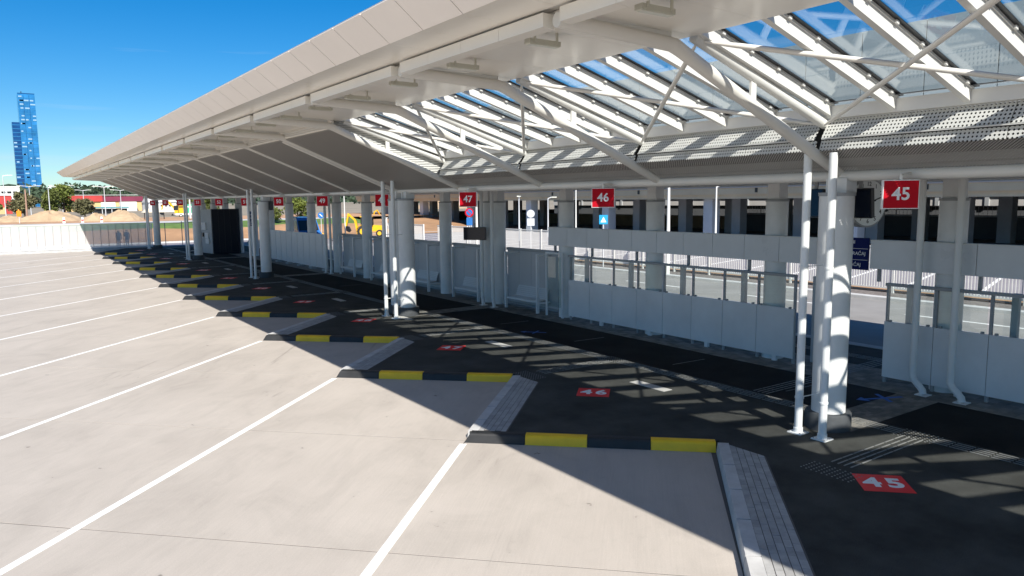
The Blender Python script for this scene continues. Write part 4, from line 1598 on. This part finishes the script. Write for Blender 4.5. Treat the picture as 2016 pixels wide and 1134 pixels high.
# tree belt before the hills
tb = B()
rnd = random.Random(21)
for i in range(150):
    x = rnd.uniform(-40, 340)
    y = rnd.uniform(560, 760)
    foliage(tb, x, y, 8 + rnd.uniform(0, 4), 9, 6, rnd.uniform(6, 9), 60, 1.6, rnd)
tb.build('tree_belt', 'hill', kind='stuff', label='dark belt of distant trees along the horizon')

# ------------------------------------------------------------------ blue glass tower
t = thing('glass_tower', 'tall stepped blue glass office tower on the left skyline', 'building', (30, 850, 0))
TH, TL = 107.0, 81.0


def tower_block(x0, x1, y0, y1, h, m_):
    return B().box(x0, x1, y0, y1, 0, h).build('facade', m_, t)


tower_block(25.0, 38.6, 842, 868, TH, 'tower_glass')
tower_block(18.9, 24.99, 846, 866, TL, 'tower_dark')
for k in range(1, 30):
    z = TH * k / 30
    B().box(24.95, 38.65, 841.9, 841.99, z - 0.25, z + 0.25).build('spandrel', 'tower_line', t)
    if z < TL:
        B().box(18.85, 24.9, 845.9, 845.99, z - 0.25, z + 0.25).build('spandrel', 'tower_line', t)
for x in (29.5, 34.0):
    B().box(x - 0.12, x + 0.12, 841.86, 841.895, 1, TH - 1).build('mullion', 'tower_dark', t)
rnd = random.Random(31)
for _ in range(62):
    k = rnd.randint(2, 29)
    if rnd.random() < 0.35 and k > 24:
        continue
    z = TH * k / 30
    side = rnd.choice((0, 1, 1, 2, 2, 3))
    if side == 0:
        if z > TL - 3:
            continue
        a_ = rnd.uniform(19.0, 21.5)
        B().box(a_, a_ + rnd.uniform(1.5, 3.2), 845.84, 845.89, z + 0.6, z + 1.9).build('window_blind', 'blind', t)
    else:
        a_ = [25.2, 29.8, 34.2][side - 1] + rnd.uniform(0, 2.0)
        w_ = rnd.uniform(1.2, 4.5)
        if [29.3, 33.8, 38.5][side - 1] - a_ < 1.0:
            continue
        B().box(a_, min(a_ + w_, [29.3, 33.8, 38.5][side - 1]), 841.82, 841.858, z + 0.6, z + 1.8).build('window_blind', 'blind', t)
B().box(28.0, 28.7, 850, 850.7, TH, TH + 3.2).build('roof_mast', 'gasket', t)
B().box(25.05, 38.55, 842.3, 867.5, TH, TH + 0.8).build('parapet', 'tower_dark', t)

# low buildings of the far side
t = thing('white_block', 'white low office block left of the glass tower', 'building', (5, 512, 0))
B().box(-14, 12.2, 508, 524, 1.7, 14.0).build('wall', 'whitewall', t)
for k in range(3):
    for j in range(9):
        B().box(-13 + 2.75 * j, -11 + 2.75 * j, 507.9, 507.99, 4.4 + 3.0 * k, 5.6 + 3.0 * k).build('window', 'darkglass', t)
B().box(-14.3, 12.4, 507.6, 524.3, 14.0, 14.4).build('roof_edge', 'whitewall', t)

t = thing('red_hall', 'long low hall with red roof band and yellow walls', 'building', (27, 262, 0))
B().box(17.5, 38.5, 262, 276, 1.7, 4.75).build('wall', 'yellowwall', t)
B().box(17.0, 27.5, 261.5, 277, 4.76, 6.7).build('roof_band', 'redwall', t)
B().box(27.52, 38.9, 261.6, 276.5, 4.76, 6.3).build('roof_band', 'maroon', t)
for x, w_ in ((19.0, 1.1), (22.0, 1.3), (28.6, 1.4)):
    B().box(x, x + w_, 261.9, 261.99, 2.6, 4.6).build('window', 'darkglass', t)
B().box(27.0, 31.0, 261.7, 261.98, 1.7, 4.5).build('wall_panel', 'whitewall', t)
B().box(32.0, 36.5, 258.0, 261.4, 1.7, 4.6).build('annex', 'whitewall', t)
B().box(17.0, 38.9, 261.3, 261.49, 6.7, 6.8).build('gutter', 'whitewall', t)
t = thing('red_shed', 'small red shed at the left edge of the picture', 'building', (2, 230, 0))
B().box(-8, 3.6, 228, 236, 1.7, 6.4).build('wall', 'redwall', t)
B().box(-8.2, 3.8, 227.8, 236.2, 6.4, 6.6).build('roof_edge', 'whitewall', t)
B().box(-1.0, 2.2, 227.6, 227.99, 1.7, 3.4).build('annex', 'yellowwall', t)
t = thing('market_stalls', 'dark row of market stalls under a teal awning behind sand heaps', 'stall', (21, 200, 0))
B().box(16.4, 26.0, 199, 203, 1.7, 2.9).build('stall_body', 'darkglass', t)
B().box(19.3, 26.3, 198.2, 203.3, 3.0, 3.35).build('awning', 'teal', t)
B().box(16.2, 19.2, 198.6, 203.2, 2.95, 3.3).build('awning', 'maroon', t)
for x in (16.6, 18.6, 20.6, 22.6, 24.6):
    B().box(x, x + 0.15, 198.5, 198.65, 1.7, 3.0).build('post', 'galv', t)
t = thing('white_house', 'small white house with dark windows behind the farthest column', 'building', (36, 215, 0))
B().box(32.8, 39.4, 212, 222, 1.7, 4.3).build('wall', 'whitewall', t)
B().prof([(211.6, 4.3), (222.4, 4.3), (217, 5.5)], 32.6, 39.6, 'x').build('roof', 'whitewall', t)
for x in (34.6, 35.6, 36.6, 37.6):
    B().box(x, x + 0.5, 211.9, 211.99, 3.2, 3.7).build('window', 'darkglass', t)


# ------------------------------------------------------------------ lamps, poles, signs
def lamp(x, y, z, h, label, arms=2, span=1.6, ang=0.0, r=0.09, mat_='galv'):
    t = thing('street_lamp', label, 'street lamp', (x, y, z), 'street lamps around the yard')
    B().pipe([(x, y, z), (x, y, z + h)], [r, r * 0.6], 10).build('pole', mat_, t, smooth=True)
    ca, sa = math.cos(ang), math.sin(ang)
    for s_ in ((-1, 1) if arms == 2 else (1,)):
        B().pipe([(x, y, z + h - 0.03), (x + s_ * span * ca, y + s_ * span * sa, z + h + 0.12)], 0.05, 8).build('bracket', mat_, t)
        B().obb((x + s_ * (span + 0.3) * ca, y + s_ * (span + 0.3) * sa, z + h + 0.12), (0.35 * ca, 0.35 * sa, 0), (-0.12 * sa, 0.12 * ca, 0), (0, 0, 0.05)).build('lamp_head', 'lampglass', t)


lamp(11.3, 176, 1.75, 6.0, 'white street lamp rising from the tall bright green tree')
lamp(6.3, 190, 1.75, 6.2, 'white double armed street lamp in front of the glass tower')
lamp(7.7, 150, 1.75, 5.2, 'white lamp pole between timber pole and tall tree', 1, 0.5)
lamp(16.8, 196, 1.75, 5.4, 'white street lamp before the red roof band', 2, 1.0)
lamp(13.5, 125.5, 1.75, 4.8, 'white street lamp behind the steep pale sand heap', 2, 0.9, r=0.075)
lamp(21.1, 169.5, 1.75, 5.0, 'white street lamp before the maroon roof band', 2, 1.2)
lamp(1.5, 159, 1.75, 7.4, 'tall lamp pole near the left edge of the picture', 1, 0.8)
lamp(27.6, 165, 1.75, 4.6, 'short lamp just left of the farthest column', 2, 0.7)
lamp(24.4, 121, 1.75, 4.0, 'thick white pole seen under sign fifty-five', 1, 0.2, r=0.14, mat_='white_paint')
lamp(23.3, 57.3, -0.15, 5.4, 'white lamp pole between sign forty-nine and sign forty-eight', 1, 0.6, r=0.06, mat_='white_paint')
lamp(20.0, 52.8, -0.15, 4.75, 'white lamp pole under the left edge of sign forty-nine', 1, 0.3, r=0.05, mat_='white_paint')
lamp(24.1, 38.4, -0.15, 4.72, 'thick white pole at the right edge of sign forty-seven', 1, 0.25, r=0.10, mat_='white_paint')
lamp(35.3, 44.0, -0.1, 5.0, 'white lamp pole left of sign forty-seven', 1, 0.6, r=0.06, mat_='white_paint')
lamp(32.3, 38.8, -0.15, 5.0, 'slim white pole left of sign forty-six', 1, 0.3, r=0.06, mat_='white_paint')
lamp(30.0, 28.2, -0.15, 4.85, 'thick white pole right of sign forty-six', 1, 0.25, r=0.12, mat_='white_paint')
lamp(44.1, 36.7, -0.12, 5.0, 'slim white pole far right of sign forty-six', 1, 0.5, r=0.09, mat_='white_paint')
lamp(43.7, 61.5, -0.12, 4.4, 'grey lamp with two arms seen right of the hanging monitor', 2, 0.9, 0.9)
lamp(50.5, 65.5, -0.12, 4.3, 'grey lamp pole in front of the dark underpass', 1, 0.5)
t = thing('timber_pole', 'brown timber pole standing between the two left trees', 'pole', (3.65, 126.2, 1.75))
B().pipe([(3.65, 126.2, 1.75), (3.68, 126.2, 6.1)], [0.13, 0.10], 10).build('shaft', 'wood', t, smooth=True)
B().lathe([(0.12, 0), (0.03, 0.12)], 3.68, 126.2, 10, z=6.1).build('tip', 'wood', t)


def sign_post(x, y, z, h, label, kind):
    t = thing('road_sign', label, 'road sign', (x, y, z), 'road signs beyond the rear wall')
    B().pipe([(x, y, z), (x, y, z + h)], 0.035, 8).build('post', 'galv', t)
    d = Vector((-x, -y, 0)).normalized()
    s_ = Vector((-d.y, d.x, 0))

    def disc(zc, r, m_, dd):
        p = Vector((x, y, zc))
        B().pipe([p + d * (0.04 + dd), p + d * (0.055 + dd)], r, 20).build('plate', m_, t)
    if kind == 'no_stopping':
        disc(z + h - 0.25, 0.30, 'sign_red', 0)
        disc(z + h - 0.25, 0.21, 'vanblue', 0.017)
        p = Vector((x, y, z + h - 0.25)) + d * 0.078
        B().obb(p, (s_ + Vector((0, 0, -1))).normalized() * 0.21, (s_ + Vector((0, 0, 1))).normalized() * 0.03, d * 0.003).build('bar', 'sign_red', t)
        B().obb(Vector((x, y, z + h - 0.85)) + d * 0.05, s_ * 0.2, Vector((0, 0, 0.26)), d * 0.01).build('plate', 'vanblue', t)
    elif kind == 'rear':
        disc(z + h - 0.32, 0.32, 'galv', 0)
        B().obb(Vector((x, y, z + h - 1.0)) + d * 0.05, s_ * 0.3, Vector((0, 0, 0.3)), d * 0.01).build('plate', 'galv', t)
    elif kind == 'crossing':
        B().obb(Vector((x, y, z + h - 0.25)) + d * 0.05, s_ * 0.26, Vector((0, 0, 0.28)), d * 0.01).build('plate', 'sky_blue_sign', t)
        p = Vector((x, y, z + h - 0.27)) + d * 0.066
        B().add([p - s_ * 0.17 - Vector((0, 0, 0.14)), p + s_ * 0.17 - Vector((0, 0, 0.14)), p + Vector((0, 0, 0.19))], [(0, 1, 2)]).build('triangle', 'sign_white', t)
    elif kind == 'keep':
        disc(z + h - 0.3, 0.34, 'vanblue', 0)
        p = Vector((x, y, z + h - 0.3)) + d * 0.063
        B().obb(p, (s_ - Vector((0, 0, 1))).normalized() * 0.2, (s_ + Vector((0, 0, 1))).normalized() * 0.04, d * 0.003).build('arrow', 'sign_white', t)
        disc(z + 0.5, 0.30, 'machine', 0)


sign_post(26.35, 42.9, -0.15, 3.65, 'round red and blue road sign below sign forty-seven', 'no_stopping')
sign_post(35.7, 48.6, -0.1, 3.35, 'grey back of a round road sign right of the hanging monitor', 'rear')
sign_post(30.4, 33.9, -0.15, 3.22, 'square light blue crossing sign below sign forty-six', 'crossing')
sign_post(29.0, 78.0, -0.1, 3.0, 'round blue road sign over a yellow disc under sign forty-nine', 'keep')

# ------------------------------------------------------------------ rear white bar fence
t = thing('bar_fence', 'white vertical bar fence between road and parking lot', 'fence', (31.4, 30, 0))
FX = 31.4
for k in range(-14, 25):
    if k == 21:
        continue
    ya = 4 + 2.5 * k
    s_ = B()
    B().box(FX - 0.05, FX + 0.05, ya - 0.05, ya + 0.05, -0.2, 1.98).build('post', 'white_paint', t)
    B().box(FX - 0.03, FX + 0.03, ya + 0.051, ya + 2.449, 1.88, 1.94).build('rail', 'white_paint', t)
    B().box(FX - 0.03, FX + 0.03, ya + 0.051, ya + 2.449, 0.10, 0.16).build('rail', 'white_paint', t)
    for j in range(1, 21):
        y = ya + 2.5 * j / 21
        s_.box(FX - 0.014, FX + 0.014, y - 0.019, y + 0.019, 0.161, 1.879)
    s_.build('bars', 'white_paint', t, kind='stuff')
t = thing('gate_post', 'wide white gate post at the end of the bar fence', 'post', (31.4, 67.0, 0))
B().box(31.25, 31.55, 66.8, 67.1, -0.15, 2.4).build('post', 'white_paint', t)
B().box(31.2, 31.6, 66.75, 67.15, 2.4, 2.46).build('cap', 'white_paint', t)

# ------------------------------------------------------------------ overpass behind
t = thing('overpass', 'long beige concrete road overpass on piers behind the station', 'bridge', (62, 40, 0))
OX0, OX1 = 56.0, 100.0  # deck widened far to the rear to keep the area beneath in shade
B().box(OX0, OX1, -60, 132, 4.35, 6.2).build('deck', 'bridge', t)
B().box(OX0 - 0.7, OX0 - 0.02, -60, 132, 5.4, 5.9).build('parapet_ledge', 'bridge', t)
B().box(OX0 - 0.8, OX0 - 0.45, -60, 132, 5.92, 6.9).build('parapet', 'whitewall', t)
B().pipe([(OX0 - 0.12, -60, 5.0), (OX0 - 0.12, 132, 5.0)], 0.08, 8).build('service_pipe', 'frame', t)
for x in (OX0 + 1.5, OX0 + 8.5, OX0 + 16.5):
    B().box(x - 1.2, x + 1.2, -60, 132, 3.95, 4.349).build('girder', 'bridge', t)
for k in range(-7, 18):
    for x in (57.5, 64.5, 72.5):
        y = 4 + 7.4 * k + (0 if x < 60 else 2.2)
        B().box(x - 0.55, x + 0.55, y - 0.55, y + 0.55, -0.4, 3.949).build('pier', 'pier', t)
for k in range(-5, 16, 2):
    B().box(OX0 - 0.06, OX0 + 0.0, 5 + 7.4 * k, 5.25 + 7.4 * k, 4.5, 4.9).build('lamp_bracket', 'gasket', t)
B().box(54.0, 80, -60, 132, -0.41, -0.14).build('underpass_road', 'lot', kind='structure')
t = thing('retaining_wall', 'dark retaining wall with steel railing under the overpass', 'wall', (78, 20, 0))
B().box(77.5, 79, -60, 62, -0.4, 1.95).build('wall_face', 'darkwall', t)
B().box(77.4, 79.1, -60, 62, 1.95, 2.08).build('coping', 'pier', t)
B().box(77.6, 77.66, -60, 62, 2.95, 3.02).build('handrail', 'galv', t)
for k in range(-24, 26):
    B().box(77.6, 77.66, 2.4 * k, 2.4 * k + 0.07, 2.08, 2.949).build('post', 'galv', t)
rb = B()
for k in range(-140, 155):
    rb.box(77.62, 77.64, 0.4 * k + 0.1, 0.4 * k + 0.125, 2.08, 2.949)
rb.build('balusters', 'galv', t, kind='stuff')
t = thing('low_wall', 'pale sandstone wall strip beyond the underpass', 'wall', (84, 85, 0))
B().box(83, 84.0, 62.5, 130, -0.4, 1.4).build('wall_face', 'sand', t)
B().box(82.9, 84.1, 62.5, 130, 1.4, 1.5).build('coping', 'kerbstone', t)
t = thing('depot_hall', 'long depot hall with white upper band beyond the overpass', 'building', (104, 40, 0))
B().box(102, 118, -90, 130, -0.4, 2.7).build('lower_wall', 'darkwall', t)
B().box(101.8, 118, -90, 130, 2.7, 4.05).build('white_band', 'whitewall', t)
B().box(101.6, 118.2, -90, 130, 4.05, 7.5).build('roof_edge', 'darkwall', t)
for k in range(-14, 22):
    B().box(101.7, 101.79, 6 * k, 6 * k + 0.5, 2.7, 4.04).build('band_post', 'pier', t)
# graffiti wall under the overpass
t = thing('stair_block', 'pale concrete stair block with teal painted patch under the overpass', 'building', (70, 18, 0))
B().box(75.0, 77.3, 14.0, 18.5, -0.4, 3.9).build('wall', 'kiosk_wall', t)
B().add([(74.98, 15.0, 2.2), (74.98, 17.2, 2.1), (74.98, 17.5, 3.0), (74.98, 16.6, 3.4), (74.98, 15.6, 3.2)], [(0, 1, 2, 3, 4)]).build('painted_patch', 'teal', t)
mound(104, 184, -0.2, 14, 12, 3.9, 'big orange earth hill far beyond the underpass', 41)

# ------------------------------------------------------------------ vehicles and machines
def wheel_at(t, x, y, z, r, w, ax, tyre_m='tyre', rim_m='rim'):
    a = Vector(ax).normalized() * w / 2
    p = Vector((x, y, z))
    o = B().pipe([p - a, p - a * 0.9, p + a * 0.9, p + a], [r * 0.93, r, r, r * 0.93], 22).build('wheel', tyre_m, t, smooth=True)
    B().pipe([p - a * 1.04, p + a * 1.04], r * 0.55, 18).build('rim', rim_m, o, smooth=True)


# blue van: only its upper half shows over the hoarding
t = thing('van', 'blue van parked behind the white hoarding', 'van', (22.9, 66.2, -0.16))
t2 = t


def van_profile():
    return [(-2.6, 0.35), (2.5, 0.35), (2.62, 0.6), (2.6, 1.15), (1.95, 1.32), (1.15, 2.22), (0.8, 2.36), (-2.4, 2.38), (-2.62, 2.2)]


vb = B()
prf = van_profile()
for yv, kx in ((-0.95, 1.0), (0.95, 1.0)):
    pass
n = len(prf)
vv = []
for side in (-1, 1):
    for (h, z) in prf:
        ins = 0.10 if z > 1.4 else 0.0
        vv.append((side * (0.97 - ins), h, z))
ff = [tuple(range(n)), tuple(reversed(range(n, 2 * n)))] + [(i, n + i, n + (i + 1) % n, (i + 1) % n) for i in range(n)]
vang = PI - 0.06


def van_place(b):
    for p in b.v:
        p.z *= 1.2
    b.rot(vang)
    b.move((22.9, 66.2, -0.16))
    return b


van_place(B().add(vv, ff)).build('body', 'vanblue', t)
van_place(B().add([(-0.84, 1.90, 1.42), (0.84, 1.90, 1.42), (0.80, 1.26, 2.14), (-0.80, 1.26, 2.14)], [(0, 1, 2, 3)]).move((0, 0.02, 0.015))).build('windscreen', 'darkglass', t)
for s_ in (-1, 1):
    van_place(B().add([(s_ * 0.985, 0.25, 1.45), (s_ * 0.985, 1.65, 1.45), (s_ * 0.90, 1.12, 2.12), (s_ * 0.90, 0.25, 2.12)], [(0, 1, 2, 3)])).build('side_window', 'darkglass', t)
    van_place(B().add([(s_ * 0.985, -1.2, 1.45), (s_ * 0.985, 0.15, 1.45), (s_ * 0.90, 0.15, 2.12), (s_ * 0.90, -1.2, 2.12)], [(0, 1, 2, 3)])).build('side_window', 'darkglass', t)
    van_place(B().box(s_ * 0.6 - 0.02, s_ * 0.6 + 0.02, -2.0, 0.4, 2.382, 2.44)).build('roof_rail', 'gasket', t)
for yy in (-1.7, 1.65):
    for s_ in (-1, 1):
        p = Matrix.Rotation(vang, 3, 'Z') @ Vector((s_ * 0.88, yy, 0.34)) + Vector((22.9, 66.2, -0.16))
        ax = Matrix.Rotation(vang, 3, 'Z') @ Vector((1, 0, 0))
        wheel_at(t, p.x, p.y, p.z, 0.33, 0.22, ax, 'tyre', 'galv')


def backhoe(cx, cy, cz, ang, label):
    t = thing('backhoe_loader', label, 'digger', (cx, cy, cz), 'yellow construction machines')

    def pl_(b):
        b.v = [p * 0.82 for p in b.v]
        return b.rot(ang).move((cx, cy, cz))
    # local x: forward (front loader at +x), y across
    pl_(B().prof([(-1.2, 0.75), (2.0, 0.75), (2.1, 1.0), (2.0, 1.55), (0.6, 1.65), (0.5, 1.2), (-1.2, 1.2)], -0.45, 0.45)).build('chassis', 'machine', t)
    pl_(B().box(-1.1, 0.5, -0.75, 0.75, 1.2, 1.45)).build('cab_floor', 'machine', t)
    pl_(B().prof([(-1.05, 1.45), (0.5, 1.45), (0.45, 2.1), (0.25, 2.75), (-0.95, 2.75)], -0.72, 0.72)).build('cab_glass', 'darkglass', t)
    pl_(B().box(-1.15, 0.4, -0.8, 0.8, 2.76, 2.88)).build('cab_roof', 'machine', t)
    for x, y in ((-1.02, -0.74), (-1.02, 0.74), (0.4, -0.74), (0.4, 0.74)):
        pl_(B().box(x - 0.05, x + 0.05, y - 0.03, y + 0.03, 1.45, 2.76)).build('cab_pillar', 'black', t)
    for s_ in (-1, 1):
        a = Matrix.Rotation(ang, 3, 'Z')
        for xx, r, w in ((-0.75, 0.78, 0.45), (1.55, 0.5, 0.35)):
            p = a @ (Vector((xx, s_ * 0.85, r)) * 0.82) + Vector((cx, cy, cz))
            wheel_at(t, p.x, p.y, p.z, r * 0.82, w * 0.82, a @ Vector((0, 1, 0)))
        # rear mudguard
        q = []
        for i in range(7):
            th = PI * (0.1 + 0.8 * i / 6)
            q.append((-0.75 + 0.9 * math.cos(th), 0.78 + 0.9 * math.sin(th)))
        q2 = [(x * 1.0, z + 0.07) for x, z in reversed(q)]
        pl_(B().prof(q + q2, s_ * 0.85 - 0.28, s_ * 0.85 + 0.28)).build('mudguard', 'machine', t)
        pl_(B().bar((1.9, s_ * 0.5, 1.3), (3.0, s_ * 0.5, 0.6), 0.14, 0.22)).build('loader_arm', 'machine', t)
    pl_(B().prof([(2.9, 0.15), (3.7, 0.1), (3.75, 0.25), (3.2, 0.95), (2.95, 0.95)], -1.1, 1.1)).build('front_bucket', 'machine', t)
    # rear boom folded up, stick and bucket
    pl_(B().box(-1.75, -1.2, -0.35, 0.35, 0.45, 1.25)).build('swing_frame', 'machine', t)
    pl_(B().bar((-1.6, 0, 0.4), (-1.95, 0, 2.3), 0.28, 0.4, up=(0, 1, 0))).build('boom', 'machine', t)
    pl_(B().bar((-1.95, 0, 2.3), (-2.9, 0, 3.2), 0.24, 0.34, up=(0, 1, 0))).build('boom_tip', 'machine', t)
    pl_(B().bar((-2.85, 0, 3.3), (-3.25, 0, 1.5), 0.2, 0.45, up=(0, 1, 0))).build('stick', 'machine', t)
    pl_(B().prof([(-3.35, 1.55), (-2.85, 1.45), (-2.6, 0.9), (-2.8, 0.65), (-3.2, 0.85)], -0.35, 0.35)).build('bucket', 'black', t)
    for s_ in (-1, 1):
        pl_(B().bar((-1.5, s_ * 0.55, 0.3), (-1.7, s_ * 0.75, 0.0), 0.15, 0.2)).build('stabiliser', 'machine', t)
    return t


bview = math.atan2(-34.0, 80.0)
backhoe(35.2, 79.3, 0.0, rad(-35), 'yellow backhoe loader standing on brown earth beyond the shelters')


def excavator(cx, cy, cz, ang, label, sc=1.0):
    t = thing('excavator', label, 'digger', (cx, cy, cz), 'yellow construction machines')

    def pl_(b):
        b.v = [p * sc for p in b.v]
        return b.rot(ang).move((cx, cy, cz))
    for s_ in (-1, 1):
        pl_(B().prof([(-1.6, 0.1), (1.6, 0.1), (1.9, 0.45), (1.6, 0.8), (-1.6, 0.8), (-1.9, 0.45)], s_ * 1.0 - 0.25, s_ * 1.0 + 0.25)).build('track', 'black', t)
    pl_(B().box(-1.9, 1.1, -1.1, 1.1, 0.95, 1.7)).build('house', 'machine', t)
    pl_(B().prof([(-0.1, 1.7), (1.3, 1.7), (1.2, 2.9), (-0.1, 2.95)], 0.2, 1.1)).build('cab', 'darkglass', t)
    pl_(B().box(-0.15, 1.25, 0.15, 1.15, 2.96, 3.05)).build('cab_roof', 'machine', t)
    pl_(B().bar((1.0, -0.3, 1.5), (2.9, -0.3, 3.9), 0.35, 0.5, up=(0, 1, 0))).build('boom', 'machine', t)
    pl_(B().bar((2.8, -0.3, 3.9), (4.4, -0.3, 3.2), 0.3, 0.4, up=(0, 1, 0))).build('boom_tip', 'machine', t)
    pl_(B().bar((4.3, -0.3, 3.5), (4.9, -0.3, 1.4), 0.25, 0.35, up=(0, 1, 0))).build('stick', 'machine', t)
    pl_(B().prof([(4.6, 1.5), (5.2, 1.4), (5.1, 0.7), (4.5, 0.5), (4.3, 1.0)], -0.75, 0.15)).build('bucket', 'black', t)


excavator(28.5, 150, 1.5, rad(150), 'yellow excavator with lowered arm right of the farthest column', 0.72)
excavator(54.0, 116, 0.9, rad(200), 'yellow excavator partly hidden behind sign forty-eight', 0.42)
t = thing('yellow_bucket', 'upright yellow digger bucket beside the green container', 'digger part', (26.6, 139.5, 1.75))
B().prof([(26.3, 1.75), (26.7, 1.7), (27.1, 2.9), (26.9, 3.9), (26.4, 3.8), (26.25, 2.8)], 139.3, 140.1).build('shell', 'machine', t)
B().box(26.3, 27.0, 139.25, 139.29, 3.3, 3.5).build('lip', 'gasket', t)
t = thing('waste_container', 'mint green container beyond the end railing', 'container', (29.0, 140, 1.75))
B().prof([(27.6, 1.95), (30.6, 1.95), (30.7, 3.5), (30.3, 3.85), (27.9, 3.85), (27.5, 3.5)], 139.5, 141.3).build('body', 'green_plastic', t)
B().box(27.5, 30.7, 139.45, 139.495, 3.3, 3.5).build('rim', 'sign_white', t)
B().box(29.3, 29.9, 139.44, 139.49, 2.7, 3.1).build('hatch', 'darkglass', t)
for x in (27.9, 30.2):
    B().box(x - 0.1, x + 0.1, 139.6, 141.2, 1.72, 1.949).build('foot', 'frame', t)
t = thing('flatbed_trailer', 'low white trailer in front of the green container', 'trailer', (27.3, 134, 1.75))
B().box(24.6, 28.6, 133.4, 135.2, 2.05, 2.35).build('bed', 'whitewall', t)
for x in (25.4, 27.6):
    wheel_at(t, x, 133.5, 2.02, 0.28, 0.2, (0, 1, 0), 'tyre', 'galv')
t = thing('parasol', 'pale tarpaulin canopy on a stand right of the steep sand heap', 'canopy', (19.0, 120, 1.75))
B().prof([(17.6, 2.75), (20.6, 2.75), (20.2, 3.1), (19.2, 3.35), (18.2, 3.3)], 119.2, 121.0).build('cover', 'tarp', t)
for x in (17.8, 20.4):
    B().box(x - 0.05, x + 0.05, 119.3, 119.4, 1.75, 2.75).build('leg', 'black', t)
# little site furniture
for i, (x, y, l) in enumerate(((6.9, 107.5, 'white barrier marker before the broad sand heap'), (8.9, 107.3, 'white and red barrier marker right of the broad heap'), (11.0, 107.2, 'white post marker between the sand heaps'))):
    t = thing('barrier_marker', l, 'marker', (x, y, 1.74), 'markers along the terrace edge')
    B().prof([(x - 0.15, 1.74), (x + 0.15, 1.74), (x + 0.10, 2.45), (x - 0.10, 2.45)], y - 0.05, y + 0.05).build('board', 'sign_white', t)
    B().box(x - 0.12, x + 0.12, y - 0.056, y - 0.051, 1.98, 2.16).build('stripe', 'sign_red', t)
t = thing('site_beacon', 'orange beacon post at the left edge of the terrace', 'beacon', (2.4, 118, 1.75))
B().pipe([(2.4, 112, 1.74), (2.4, 112, 2.6)], 0.05, 8).build('post', 'galv', t)
B().box(2.15, 2.65, 111.9, 112.1, 2.6, 3.3).build('beacon', 'orange', t)
B().lathe([(0.12, 0), (0.05, 0.2)], 2.4, 112, 10, z=3.3).build('lamp', 'orange', t)
t = thing('red_barrel', 'small red service cart seen beyond the bar fence', 'cart', (45.5, 70, -0.1))
B().box(45.1, 46.0, 69.6, 70.5, 0.3, 1.5).build('body', 'sign_red', t)
B().box(45.2, 45.9, 69.7, 70.4, 1.5, 2.3).build('mast', 'wood', t)
